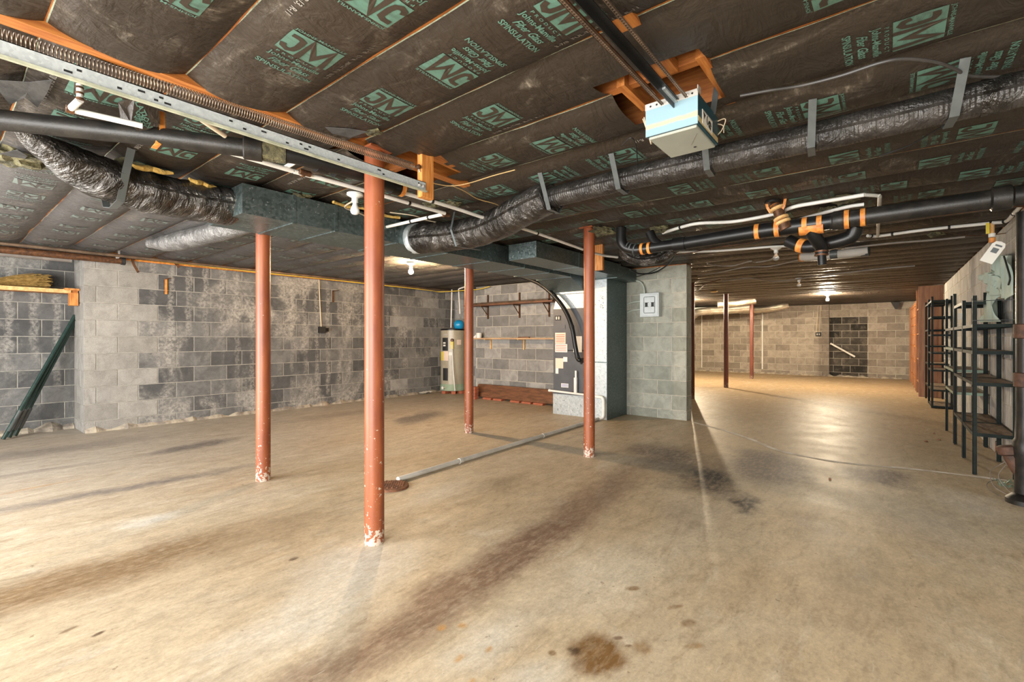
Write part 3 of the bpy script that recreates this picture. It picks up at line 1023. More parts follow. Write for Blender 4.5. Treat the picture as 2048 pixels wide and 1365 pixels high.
def make_batt(k, y0, y1, dy):
    xc = X0 + k * PIT
    nx = 14
    ny = max(2, int((y1 - y0) / dy))
    m = MB()
    cut = set()
    for j in range(ny + 1):
        y = y0 + (y1 - y0) * j / ny
        el = 0.1992 + 0.007 * noise.noise((y * 1.3, k * 5.1, 3.0)) + 0.003 * noise.noise((y * 7, k * 5.1, 3.0))
        er = 0.1992 + 0.007 * noise.noise((y * 1.3, k * 5.1, 13.0)) + 0.003 * noise.noise((y * 7, k * 5.1, 13.0))
        for i in range(nx + 1):
            if i == 0:
                x = xc - el
            elif i == 1:
                x = xc - el + 0.0038 + 0.002 * noise.noise((y * 4, k * 3.3, 1))
            elif i == nx:
                x = xc + er
            else:
                x = xc - el + 0.006 + (el + er - 0.006) * (i - 1) / (nx - 1)
            z = batt_z(x, y, k)
            m.v.append(Vector((x, y, z)))
    hole = HOLES.get(k)
    for j in range(ny):
        for i in range(nx):
            c = m.v[j * (nx + 1) + i]
            if hole and hole[0] < c.y < hole[1] and hole[2] <= i / nx <= hole[3]:
                continue
            if any(a < c.x < b and p + 0.02 * noise.noise((c.x * 9, c.y * 9, 0)) < c.y < q + 0.03 * noise.noise((c.x * 12, 2, 0)) for a, b, p, q in TEAR):
                continue
            a = j * (nx + 1) + i
            m.f.append((a, a + nx + 1, a + nx + 2, a + 1))
            m.m.append(1 if i == 0 else 0)
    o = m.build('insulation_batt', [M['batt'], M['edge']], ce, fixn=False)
    return o


def add_print(o, k, y0, y1):
    m = MB()
    ph = PHASE.get(k, 1.5 + 0.31 * ((k * 5) % 7) / 3.0)
    n = -6
    while True:
        yb = ph + n * PAIR
        n += 1
        if yb > y1:
            break
        for flip, yy in ((False, yb - 0.068), (True, yb - 0.318)):
            lo, hi = (yy - 0.03, yy + 0.285) if not flip else (yy - 0.285, yy + 0.03)
            if lo < y0 + 0.02 or hi > y1 - 0.02:
                continue
            h = HOLES.get(k)
            if h and not (hi < h[0] or lo > h[1]):
                continue
            if any(a - 0.1 < X0 + k * PIT < b + 0.1 and not (hi < p or lo > q) for a, b, p, q in TEAR[:1]):
                continue
            dist = math.hypot(X0 + k * PIT, yy)
            st = full if dist < 3.2 else (small if dist < 5.0 else far_s)
            dx = 0.025 * noise.noise((k * 9.0, n * 5.0, 2.0))
            put_stamp(m, st, k, yy, flip, dx)
            if dist < 3.4 and (n + k) % 2 == 0:
                put_side(m, k, yy + 0.05, -0.145 if flip else 0.145, flip)
    if m.v:
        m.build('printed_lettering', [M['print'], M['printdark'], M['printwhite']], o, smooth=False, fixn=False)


for k in range(-6, 41):
    near = k < 12
    if k < 4:
        for (a, b) in ((-0.95, 2.205), (2.258, 7.95)):
            if k < 0 and False:
                continue
            o = make_batt(k, a, b, 0.035 if k > -3 else 0.12)
            if -2 <= k:
                add_print(o, k, a, b)
    else:
        o = make_batt(k, -0.95, 8.0, 0.04 if near else 0.09)
        if near:
            add_print(o, k, -0.95, 7.3)

gd = MB().box(-2.0, 2.30, 2.20, 2.265, 2.150, 2.40).build('girder', M['wood_orange'], ce, smooth=False)
for (p0, p1, w_, h_) in (((1.80, 0.545, 2.215), (2.24, 0.545, 2.215), 0.035, 0.10), ((1.80, 0.865, 2.215), (2.06, 0.865, 2.215), 0.035, 0.10), ((1.1, 0.675, 2.185), (1.84, 0.675, 2.185), 0.07, 0.04)):
    MB().bar(p0, p1, w_, h_).build('blocking_board', M['wood_orange'], ce, smooth=False)

# ------------------------------------------------------------------ steel posts
POSTS = [(1.545, 2.205, 2.145, 'post', 'nearest rust red steel post, in front beside the garage door track', 0.053),
         (1.675, 3.862, 2.165, 'post', 'rust red steel post standing behind the left end of the metal trunk duct', 0.053),
         (4.06, 3.905, 2.165, 'post', 'rust red steel post between the water heater and the floor pipe', 0.053),
         (3.955, 2.222, 2.165, 'post', 'rust red steel post in front of the air handler', 0.053),
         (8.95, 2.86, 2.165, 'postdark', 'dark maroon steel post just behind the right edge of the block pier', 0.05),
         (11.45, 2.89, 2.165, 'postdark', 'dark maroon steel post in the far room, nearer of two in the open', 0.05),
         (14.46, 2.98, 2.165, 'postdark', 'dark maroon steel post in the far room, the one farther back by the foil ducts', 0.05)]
for x, y, h, mt, lab, r in POSTS:
    t = thing('steel_post', lab, 'post', (x, y, 0), 'round steel posts carrying the ceiling')
    m = MB()
    m.tube([(x, y, h * q / 6) for q in range(7)], r, 28)
    m.build('shaft', M[mt], t)
    MB().box(x - 0.07, x + 0.07, y - 0.07, y + 0.07, h, h + 0.012).build('top_plate', M[mt], t, smooth=False)

# ------------------------------------------------------------------ light bulbs
BP = [(0, -0.075), (0.012, -0.0745), (0.022, -0.070), (0.029, -0.06), (0.031, -0.047), (0.027, -0.03), (0.018, -0.012), (0.0135, 0.004), (0.0135, 0.018)]


def bulb(x, y, ztop, lit, lab, s=1.0):
    t = thing('light_bulb', lab, 'light bulb', (x, y, ztop), 'bare bulbs in ceiling lampholders')
    MB().lathe([(0.055 * s, 0.0), (0.055 * s, -0.012), (0.04 * s, -0.02), (0.022 * s, -0.03), (0.022 * s, -0.062 * s)], (x, y, ztop), n=20).build('lampholder', M['porcelain'], t)
    MB().lathe([(r * s, z * s) for r, z in BP], (x, y, ztop - 0.07 * s), n=20).build('bulb', M[lit], t)
    return t


p = cz(710, 392, 2.11)
bulb(p.x, p.y, 2.125, 'bulbwhite', 'unlit frosted bulb beside the nearest red post')
p = cz(822, 543, 2.02)
bulb(p.x, p.y, 2.13, 'lit_near', 'lit amber bulb near the left block wall')
p = cz(1552, 515, 2.02)
bulb(p.x, p.y, 2.13, 'bulbclear', 'unlit clear bulb hanging below the black drain pipe')
p = cz(1598, 570, 2.02)
bulb(p.x, p.y, 2.13, 'bulbclear', 'small unlit clear bulb ahead of the lit one in the far room')
p = cz(1655, 601, 2.00)
bulb(p.x, p.y, 2.13, 'lit_far', 'lit bulb near the dark doorway of the far wall')
bulb(12.6, 4.17, 2.12, 'lit_hidden', 'lit bulb of the far room hidden behind the block pier')

# ------------------------------------------------------------------ garage door track, spring and hanger
YT = 2.0
t = thing('garage_door_track', 'galvanized horizontal garage door track with punched slots', 'track', (0.1, YT, 1.96))
m = MB()
m.box(-1.7, 1.735, YT, YT + 0.003, 1.934, 1.986)
m.box(-1.7, 1.735, YT, YT + 0.028, 1.983, 1.986)
m.build('channel', M['galv_track'], t, smooth=False)
m = MB()
m.box(-1.7, 1.735, YT - 0.012, YT + 0.003, 1.930, 1.934)
m.box(-1.7, 1.735, YT - 0.014, YT - 0.011, 1.930, 1.937)
m.build('lower_lip', M['flange'], t, smooth=False)
for i, x in enumerate([0.27, 0.30, 0.40, 0.455, 0.50, 0.515, 0.53, 0.74, 0.79, 0.86, 0.96, 1.02, 1.04, 1.06, 1.2, 1.42, 1.45, 1.68]):
    w_ = 0.012 if i % 3 else 0.02
    zc = 1.966 if i % 2 else 1.952
    MB().box(x, x + w_, YT - 0.0008, YT + 0.001, zc, zc + 0.007).build('slot', M['hole'], t, smooth=False)
for bx in (1.69, 1.715):
    MB().lathe([(0.008, 0), (0.008, 0.006), (0.004, 0.009)], (bx, YT, 1.96), (0, -1, 0), 10).build('bolt', M['zinc'], t)
sp = MB()
turns, x0, x1 = 268, -0.9, 1.672
pts = []
for i in range(turns * 9 + 1):
    a = 2 * PI * i / 9
    x = x0 + (x1 - x0) * i / (turns * 9)
    zc = 2.012 + (x - 0.1) * 0.034
    pts.append((x, 2.035 + 0.0195 * math.cos(a), zc + 0.0195 * math.sin(a)))
sp.tube(pts, 0.0021, 4)
t = thing('extension_spring', 'long coiled extension spring stretched above the garage door track', 'spring', (0.1, 2.035, 2.02))
sp.build('coil', M['spring'], t)
MB().tube([(1.66, 2.035, 2.065), (1.70, 2.03, 2.065), (1.71, 2.02, 2.05), (1.70, 2.012, 2.04)], 0.004, 8).build('end_hook', M['zinc'], t)
MB().lathe([(0.012, 0), (0.012, 0.02), (0.006, 0.025)], (1.690, 2.02, 2.062), (0, -1, 0), 12).build('pulley_bolt', M['copper'], t)
t = thing('hanger_post', 'short orange wooden block holding up the end of the track', 'wooden hanger', (1.76, 2.045, 1.90))
m = MB().box(1.712, 1.80, 2.006, 2.046, 1.905, 2.26)
m.build('upright', M['wood_orange_z'], t, smooth=False, bevel=0.003)
MB().bar((1.806, 2.07, 2.20), (2.12, 2.07, 2.185), 0.10, 0.03).build('cleat', M['wood_orange'], t, smooth=False)

# ------------------------------------------------------------------ door opener with rail and chain
ox0, ox1, oy0, oy1, oz0, oz1 = 1.868, 2.140, 0.574, 0.784, 1.950, 2.088
t = thing('door_opener', 'pale blue and teal garage door opener hanging from the ceiling', 'door opener', ((ox0 + ox1) / 2, (oy0 + oy1) / 2, oz0))
m = MB().box(ox0 + 0.002, ox1, oy0, oy1, oz0 + 0.006, oz1 - 0.012)
m.build('housing', M['teal'], t, smooth=False, bevel=0.002)
MB().box(ox0 - 0.002, ox0 + 0.002, oy0, oy1, oz0 + 0.004, oz1 - 0.022).build('front_panel', M['bluefront'], t, smooth=False)
m = MB().box(ox0 - 0.004, ox0 + 0.001, oy0 - 0.001, oy1 + 0.001, oz1 - 0.026, oz1)
m.box(ox0 - 0.004, ox0 + 0.03, oy0 - 0.002, oy0 + 0.001, oz1 - 0.01, oz1 + 0.014)
m.build('mounting_flange', M['zinc'], t, smooth=False)
for yy in (oy0 + 0.02, oy1 - 0.022, oy1 - 0.048):
    MB().lathe([(0.004, 0), (0.004, 0.0012)], (ox0 - 0.0045, yy, oz1 - 0.014), (-1, 0, 0), 10).build('flange_hole', M['hole'], t)
for yy in (0.664, 0.690, 0.612):
    MB().lathe([(0.006, 0), (0.006, 0.004), (0.003, 0.006)], (ox0 - 0.0045, yy, oz1 - 0.015), (-1, 0, 0), 8).build('bolt', M['zinc'], t)
MB().box(ox0 - 0.007, ox0 - 0.004, 0.648, 0.712, oz1 - 0.025, oz1 - 0.008).build('bolt_plate', M['zinc'], t, smooth=False)
m = MB().box(ox0 + 0.012, ox1 - 0.008, oy0 + 0.008, oy1 - 0.008, oz0 - 0.004, oz0 + 0.008)
m.build('lens_cover', M['lensgrey'], t, smooth=False, bevel=0.003)
MB().bar((1.94, 0.60, oz0 - 0.0045), (2.04, 0.655, oz0 - 0.0045), 0.0012, 0.001).build('seam_line', M['cablegrey'], t, smooth=False)
MB().lathe([(0.006, 0), (0.006, 0.002)], (2.07, 0.648, oz0 - 0.004), (0, 0, -1), 12).build('screw_hole', M['hole'], t)
MB().box(ox0 + 0.004, ox1 - 0.002, oy0 - 0.0012, oy0, oz0 + 0.016, oz0 + 0.036).build('tan_stripe', M['tan'], t, smooth=False)
st = MB().box(ox0 + 0.05, ox0 + 0.185, oy0 - 0.0024, oy0 - 0.001, oz0 + 0.022, oz0 + 0.078).build('sticker', M['paper'], t, smooth=False)
m = MB()
yq = oy0 - 0.003
m.prism([(ox0 + 0.062, yq, oz0 + 0.072), (ox0 + 0.09, yq, oz0 + 0.066), (ox0 + 0.072, yq, oz0 + 0.044)], (0, 0.0005, 0))
m.tube([(ox0 + 0.112, yq, oz0 + 0.070), (ox0 + 0.106, yq, oz0 + 0.058), (ox0 + 0.106, yq, oz0 + 0.046), (ox0 + 0.114, yq, oz0 + 0.036)], 0.0022, 6)
m.tube([(ox0 + 0.125, yq, oz0 + 0.044), (ox0 + 0.135, yq, oz0 + 0.056), (ox0 + 0.146, yq, oz0 + 0.054), (ox0 + 0.152, yq, oz0 + 0.04)], 0.0045, 6)
m.bar((ox0 + 0.13, yq, oz0 + 0.04), (ox0 + 0.16, yq, oz0 + 0.034), 0.0006, 0.012)
m.box(ox0 + 0.054, ox0 + 0.181, yq, yq + 0.0005, oz0 + 0.0745, oz0 + 0.0755)
m.build('printed_symbol', M['ink'], st, smooth=False)
for (pts, mt) in (([(2.13, 0.60, 2.05), (2.16, 0.55, 2.07), (2.17, 0.565, 2.03), (2.15, 0.585, 2.0)], 'cablewhite'), ([(2.13, 0.62, 2.06), (2.19, 0.57, 2.06), (2.18, 0.56, 2.02)], 'cablewhite')):
    MB().tube(smooth_path(pts), 0.0022, 6).build('wire', M[mt], t)
for (pts, mt) in (([(1.90, 0.785, 2.00), (1.96, 0.80, 1.975), (2.03, 0.83, 2.0), (2.03, 0.86, 2.12)], 'cablewhite'), ([(1.92, 0.785, 2.0), (1.98, 0.805, 1.98), (2.05, 0.835, 2.01), (2.04, 0.87, 2.12)], 'cablewhite')):
    MB().tube(smooth_path(pts), 0.0025, 6).build('power_wire', M[mt], t)
for yy in (oy0 + 0.004, oy1 - 0.004):
    MB().bar((ox1 - 0.06, yy, oz1 - 0.02), (ox1 + 0.01, yy, 2.24), 0.003, 0.024, up=(0, 1, 0)).build('hanger_bracket', M['steelgrey'], t, smooth=False)

t = thing('opener_rail', 'black T shaped rail of the garage door opener between two chains', 'rail', (1.0, 0.666, 2.06))
m = MB()
m.box(-1.7, 1.87, 0.645, 0.687, 2.066, 2.070)
m.box(-1.7, 1.87, 0.664, 0.668, 2.040, 2.068)
m.build('rail', M['blackplastic'], t, smooth=False)
for (a, b) in ((1.16, 1.33), (1.36, 1.56), (1.60, 1.72)):
    MB().box(a, b, 0.667, 0.680, 2.0635, 2.0665).build('yellowed_strip', M['flange'], t, smooth=False)
MB().box(1.735, 1.868, 0.652, 0.680, 2.058, 2.066).build('coupling_plate', M['galv_light'], t, smooth=False)
for yc, nm in ((0.712, 'chain'), (0.616, 'chain')):
    m = MB()
    x = -1.2
    i = 0
    while x < 1.87:
        for s in (-1, 1):
            m.box(x, x + 0.0105, yc + s * 0.004 - 0.001, yc + s * 0.004 + 0.001, 2.064, 2.071)
        m.box(x + 0.001, x + 0.004, yc - 0.004, yc + 0.004, 2.065, 2.070)
        x += 0.0127
        i += 1
    tag(m.build(nm, M['spring'], t, smooth=False), 'dark roller chain')
m = MB()
for q in range(30):
    m.box(0.9 + q * 0.03, 0.912 + q * 0.03, 0.725, 0.739, 2.0905, 2.0935)
pa = MB().box(0.2, 1.82, 0.722, 0.742, 2.094, 2.097).box(0.2, 1.82, 0.740, 0.743, 2.094, 2.125).build('perforated_angle', M['copper'], t, smooth=False)
tag(m.build('punched_hole', M['hole'], pa, smooth=False), kind='stuff')

# ------------------------------------------------------------------ ducts


def strap(name, pts, w_, lab, up=(0, 0, 1), group=None, mt='steelgrey', loc=None):
    m = MB()
    for a, b in zip(pts[:-1], pts[1:]):
        m.bar(a, b, 0.0025, w_, up=up)
    o = m.build(name, M[mt], smooth=False, origin=loc or pts[0])
    return tag(o, lab, 'strap', group)


def wrinkle(seed, amp):
    def f(L, th):
        return 1 + amp * noise.noise((L * 9, math.cos(th) * 1.3 + seed, math.sin(th) * 1.3)) + amp * 0.6 * noise.noise((L * 26, math.cos(th) * 2.4, math.sin(th) * 2.4 + seed))
    return f


# trunk duct along the room
t = thing('trunk_duct', 'long dark galvanized trunk duct crossing the room to the air handler', 'duct', (3.4, 3.5, 1.932))
xs = [1.28, 1.62, 1.94, 2.5, 3.1, 3.7, 4.3, 4.8, 5.3]
for a, b in zip(xs[:-1], xs[1:]):
    MB().box(a, b - 0.002, 3.25, 3.80, 1.932, 2.125).build('duct_section', M['galv'], t, smooth=False)
    MB().box(b - 0.012, b + 0.012, 3.246, 3.804, 1.927, 2.128).build('joint_band', M['galv'], t, smooth=False)
MB().hexa([(5.3, 3.25, 1.932), (5.88, 3.37, 1.79), (5.88, 3.92, 1.79), (5.3, 3.80, 1.932), (5.3, 3.25, 2.125), (5.88, 3.37, 2.125), (5.88, 3.92, 2.125), (5.3, 3.80, 2.125)]).build('drop_transition', M['galv'], t, smooth=False)
MB().box(5.88, 6.42, 3.37, 3.92, 1.80, 2.125).build('end_box', M['galv'], t, smooth=False)
MB().box(5.84, 6.42, 3.365, 3.925, 1.775, 1.80).build('flange', M['galv_light'], t, smooth=False)
MB().lathe([(0.13, 0), (0.132, 0.05), (0.128, 0.06)], (2.69, 3.25, 1.995), (0, -1, 0), 24).build('takeoff_collar', M['galv_light'], t)

# return duct and its upright
t = thing('return_duct', 'galvanized return duct with a square end running to the pier', 'duct', (5.2, 2.98, 1.95))
MB().box(3.9, 4.75, 2.80, 3.16, 1.952, 2.118).build('duct_section', M['galv'], t, smooth=False)
MB().box(4.752, 5.85, 2.805, 3.16, 1.952, 2.118).build('duct_section', M['galv'], t, smooth=False)
MB().box(4.74, 4.765, 2.797, 3.163, 1.948, 2.12).build('joint_band', M['galv'], t, smooth=False)
MB().box(5.85, 6.475, 2.86, 3.33, 1.945, 2.118).build('end_box', M['galv'], t, smooth=False)
MB().box(3.895, 3.9, 2.80, 3.16, 1.952, 2.118).build('end_cap', M['galv'], t, smooth=False)
t = thing('return_plenum', 'upright galvanized return plenum beside the block pier', 'duct', (6.15, 3.17, 0))
MB().box(5.852, 6.475, 3.012, 3.33, 0.002, 0.79).build('lower_section', [M['galv']], t, smooth=False)
MB().box(5.852, 6.475, 3.012, 3.33, 0.794, 1.943).build('upper_section', [M['galv']], t, smooth=False)
MB().box(5.848, 5.852, 3.014, 3.33, 0.002, 1.94).build('front_sheet', M['galv_light'], t, smooth=False)
MB().box(5.846, 6.475, 3.006, 3.332, 0.785, 0.80).build('joint_band', M['galv'], t, smooth=False)
m = MB()
for i in range(9):
    a = random.uniform(0, 6)
    q = Vector((5.8475, 3.09 + random.uniform(-.03, .03), 1.62 + random.uniform(-.08, .08)))
    m.tube([q, q + Vector((0, 0.02 * math.cos(a), 0.02 * math.sin(a)))], 0.003, 5)
m.build('scribble', M['ink'], t)
t = thing('wood_cleat', 'orange wooden cleat hanging behind the red post by the return duct', 'wooden cleat', (4.72, 2.53, 1.89))
MB().box(4.70, 4.74, 2.475, 2.57, 1.885, 2.20).build('board', M['wood_orange_z'], t, smooth=False)

# flexible ducts
fx = thing('flexible_duct', 'black flexible duct rising from the trunk duct and crossing under the joists', 'duct', (2.6, 1.5, 2.0))
pA = smooth_path([(2.69, 3.26, 1.995), (2.72, 3.12, 1.993), (2.78, 2.85, 1.985), (2.775, 2.55, 1.985), (2.70, 2.25, 1.995), (2.60, 1.98, 2.015), (2.55, 1.72, 2.045)], 10)
rA = [0.128 - 0.022 * (i / (len(pA) - 1)) ** 2 for i in range(len(pA))]
MB().tube(pA, rA, 36, rf=wrinkle(3, 0.05), flat=1.0).build('curved_jacket', M['flex'], fx)
pB = smooth_path([(2.555, 1.84, 2.02), (2.55, 1.65, 2.04), (2.553, 1.2, 2.05), (2.557, 0.6, 2.05), (2.555, 0.1, 2.047), (2.552, -0.4, 2.05), (2.55, -0.8, 2.048)], 14)
MB().tube(pB, 0.065, 32, rf=wrinkle(8, 0.03)).build('straight_jacket', M['flexrib'], fx)
m = MB().tube([(2.555, -0.28, 2.05), (2.555, -0.36, 2.05)], 0.0675, 32, caps=False)
m.build('tape_band', M['flex'], fx)
for y, lab in ((1.70, 'grey strap under the black flexible duct at its bend'), (1.22, 'grey strap under the black flexible duct, second from the bend'), (0.73, 'grey strap under the black flexible duct just behind the opener'), (0.28, 'grey strap under the black flexible duct right of the opener'), (-0.19, 'grey strap under the black flexible duct at the right edge of view')):
    zb = 1.981 if y < 1.5 else 1.945
    strap('hanger_strap', [(2.36, y - 0.03, 2.14), (2.49, y - 0.01, zb), (2.61, y, zb), (2.77, y + 0.02, 2.15)], 0.03, lab, up=(0, 1, 0), group='straps holding the black flexible duct')
strap('wire_hanger', [(2.66, 2.72, 2.14), (2.62, 2.72, 1.99), (2.66, 2.70, 1.86), (2.9, 2.66, 1.86)], 0.02, 'thin grey strap hooked around the curved part of the flexible duct', up=(0, 1, 0), mt='steelgrey')

fx = thing('flexible_duct', 'torn black foil duct at upper left, taped to the trunk duct end', 'duct', (0.9, 3.45, 2.0))
pC = smooth_path([(0.27, 3.20, 2.11), (0.36, 3.26, 2.075), (0.50, 3.34, 2.035), (0.68, 3.43, 2.005), (0.90, 3.48, 2.0), (1.12, 3.52, 2.01), (1.34, 3.53, 2.022)], 12)
n_ = len(pC)
rC = [min(0.155, 0.02 + 0.32 * (i / n_)) if i < n_ * 0.5 else 0.155 + 0.035 * ((i / n_) - 0.5) for i in range(n_)]
rC[-1] = 0.13
rC[-2] = 0.16
MB().tube(pC, rC, 44, rf=wrinkle(5, 0.10), flat=0.72).build('foil_jacket', M['flex'], fx)
m = MB()
for i, (p, q) in enumerate((((0.72, 3.30, 2.09), (0.93, 3.34, 2.105)), ((1.02, 3.37, 2.105), (1.19, 3.42, 2.10)))):
    p, q = Vector(p), Vector(q)
    m.tube([p.lerp(q, s / 8) + Vector((0, 0.008 * math.sin(s * 2.1), 0.006 * math.cos(s * 1.7))) for s in range(9)], [0.006, 0.012, 0.014, 0.016, 0.014, 0.016, 0.014, 0.013, 0.006], 10, rf=wrinkle(i, 0.4))
m.build('torn_insulation', M['fibre'], fx)
p = cz(410, 428, 1.93)
MB().obox(p, (0.06, 0.035, 0.001), Matrix.Rotation(0.5, 3, 'Z') @ Matrix.Rotation(0.5, 3, 'X')).build('paper_tag', M['paper'], fx, smooth=False)
strap('hanger_strap', [(0.70, 3.20, 2.15), (0.685, 3.245, 2.02), (0.68, 3.33, 1.885), (0.67, 3.44, 1.862), (0.665, 3.56, 1.885), (0.66, 3.64, 2.02), (0.66, 3.67, 2.14)], 0.036, 'grey strap around the torn foil duct at upper left', up=(1, 0, 0))
fx = thing('flexible_duct', 'dusty grey flexible duct beyond the trunk duct along the left ceiling', 'duct', (1.55, 5.0, 2.05))
pD = smooth_path([(1.66, 3.83, 2.07), (1.64, 4.2, 2.065), (1.60, 4.6, 2.055), (1.56, 5.1, 2.06), (1.52, 5.6, 2.075), (1.47, 6.0, 2.11)], 12)
MB().tube(pD, [0.085] * (len(pD) - 14) + [0.085 - 0.003 * i for i in range(14)], 28, rf=wrinkle(11, 0.08)).build('foil_jacket', M['flexgrey'], fx)

fx = thing('flexible_duct', 'short crumpled black foil duct below the drain elbow by the pier', 'duct', (4.62, 1.95, 1.93))
MB().tube(smooth_path([(4.58, 2.16, 2.06), (4.60, 2.12, 1.99), (4.63, 2.03, 1.945), (4.66, 1.90, 1.935), (4.66, 1.76, 1.96), (4.62, 1.62, 2.04)], 10), 0.062, 26, rf=wrinkle(21, 0.13)).build('foil_jacket', M['flex'], fx)

# ducts of the far room
t = thing('far_trunk_duct', 'pale galvanized trunk duct at the far room ceiling behind the pier', 'duct', (14.9, 5.2, 1.85))
MB().box(15.3, 15.9, 4.05, 8.0, 1.98, 2.105).build('duct_section', M['galv_light'], t, smooth=False)
MB().box(15.29, 15.91, 4.38, 4.44, 1.975, 2.11).build('joint_band', M['ink'], t, smooth=False)
fx = thing('flexible_duct', 'silver foil duct under the far room ceiling beside two posts', 'duct', (14.8, 3.9, 1.95))
MB().tube(smooth_path([(15.25, 4.8, 1.86), (15.1, 4.72, 1.92), (14.9, 4.45, 1.955), (14.8, 4.0, 1.96), (14.8, 3.5, 1.97), (14.85, 3.1, 2.0)], 10), 0.115, 22, rf=wrinkle(31, 0.06)).build('foil_jacket', M['foil'], fx)
fx = thing('flexible_duct', 'silver foil duct rising to the far ceiling, right of the rear post', 'duct', (15.6, 2.8, 2.0))
MB().tube(smooth_path([(15.3, 3.5, 1.97), (15.5, 3.0, 1.98), (15.6, 2.6, 2.02), (15.65, 2.25, 2.09)], 10), 0.10, 22, rf=wrinkle(41, 0.09)).build('foil_jacket', M['foil'], fx)
fx = thing('flexible_duct', 'dark foil duct sagging from the far ceiling, left of the rear post', 'duct', (13.5, 3.1, 2.05))
MB().tube(smooth_path([(13.4, 3.6, 2.05), (13.5, 3.2, 2.06), (13.6, 2.7, 2.12)], 10), 0.085, 22, rf=wrinkle(45, 0.12)).build('foil_jacket', M['foil'], fx)
fx = thing('wrapped_duct', 'white wrapped duct with grey tape ends flat under the far ceiling', 'duct', (6.45, 0.5, 2.05))
MB().tube(smooth_path([(6.48, 0.80, 2.085), (6.46, 0.6, 2.075), (6.45, 0.35, 2.075), (6.44, 0.17, 2.08)], 6), 0.062, 18, rf=wrinkle(51, 0.05), flat=0.8).build('woven_wrap', M['whitewrap'], fx)
for ya, yb in ((0.16, 0.23), (0.44, 0.51)):
    MB().tube([(6.455, yb, 2.077), (6.445, ya, 2.078)], 0.066, 18, flat=0.8).build('tape_band', M['steelgrey'], fx)
MB().lathe([(0.05, 0), (0.056, 0.05)], (6.48, 0.82, 2.085), (0, -1, 0), 16).build('rusty_end', M['rust'], fx)

# ------------------------------------------------------------------ air handler
ax0, ax1, ay0, ay1 = 5.88, 6.45, 3.385, 3.912
t = thing('air_handler', 'dark grey upright air handler with paper labels on its front', 'air handler', (6.15, 3.65, 0))
MB().box(ax0, ax1, ay0, ay1, 0.345, 0.945).build('lower_cabinet', M['furnace'], t, smooth=False, bevel=0.004)
MB().box(ax0, ax1, ay0, ay1, 0.951, 1.56).build('upper_cabinet', M['furnace'], t, smooth=False, bevel=0.004)
MB().box(ax0 - 0.003, ax1, ay0 - 0.003, ay1 + 0.003, 0.0, 0.30).build('base_plenum', M['galv_light'], t, smooth=False)
MB().box(ax0 - 0.01, ax1, ay0 - 0.006, ay1 + 0.006, 0.30, 0.345).build('base_rail', M['furnace'], t, smooth=False)
MB().hexa([(ax0 + .01, ay0, 1.56), (ax1, ay0, 1.56), (ax1, ay1, 1.56), (ax0 + .01, ay1, 1.56), (ax0 + .01, ay0, 1.778), (ax1, ay0, 1.778), (ax1, ay1 - .06, 1.778), (ax0 + .01, ay1 - .06, 1.778)]).build('top_plenum', M['galv_light'], t, smooth=False)
fr = ax0


def lab(name, v0, v1, ya, yb, mt, par, lift=0.004):
    return MB().box(fr - lift, fr - lift + 0.002, min(ya, yb), max(ya, yb), min(v0, v1), max(v0, v1)).build(name, M[mt], par, smooth=False)


l1 = lab('warning_label', 1.045, 1.208, 3.877, 3.694, 'paper_pink', t)
l2 = lab('warning_label', 0.92, 1.04, 3.877, 3.666, 'paper', t)
for i in range(5):
    lab('printed_line', 1.07 + i * 0.026, 1.078 + i * 0.026, 3.862, 3.71, 'red', l1, 0.0055)
for i in range(4):
    lab('printed_line', 0.938 + i * 0.026, 0.946 + i * 0.026, 3.866, 3.68, 'red', l2, 0.0055)
lab('rating_label', 0.68, 0.83, 3.872, 3.735, 'paper_yel', t).data.materials[0] = M['paper_pink']
lab('rating_label', 0.78, 0.85, 3.735, 3.665, 'paper', t)
lab('small_label', 0.60, 0.68, 3.87, 3.82, 'paper', t)
lab('wiring_diagram', 0.925, 1.155, 3.562, 3.421, 'paper', t)
l3 = lab('striped_label', 0.402, 0.461, 3.771, 3.646, 'paper', t)
for z in (0.412, 0.428, 0.444):
    lab('printed_line', z, z + 0.007, 3.765, 3.652, 'blueprint', l3, 0.0055)
lab('sight_window', 1.392, 1.462, 3.882, 3.776, 'ink', t)
for yy in (3.80, 3.842):
    lab('window_slot', 1.405, 1.447, yy, yy + 0.022, 'zinc', t, 0.006)
lab('badge', 1.26, 1.32, 3.78, 3.70, 'furnace', t, 0.006)
for z in (0.83, 0.80):
    MB().lathe([(0.016, 0), (0.016, 0.02)], (fr, 3.43, z - 0.03), (-1, 0, 0), 12).build('pipe_port', M['ink'], t)
# insulated refrigerant line
t = thing('refrigerant_line', 'thick black insulated refrigerant line curving down to the air handler', 'pipe', (5.75, 3.9, 1.5))
pts = [cx(u, v, 5.75) for u, v in ((1040, 553), (1064, 561), (1084, 571), (1108, 592), (1130, 621), (1143.5, 654), (1150, 689.5), (1155, 715), (1160, 721))] + [Vector((5.87, 3.36, 0.812))]
MB().tube(smooth_path(pts, 8), 0.032, 16).build('foam_sleeve', M['blackplastic'], t)
for q in (2, 3, 5, 7):
    d = (pts[q + 1] - pts[q - 1]).normalized() * 0.02
    MB().tube([pts[q] - d, pts[q] + d], 0.035, 16).build('cable_tie', M['ink'], t)
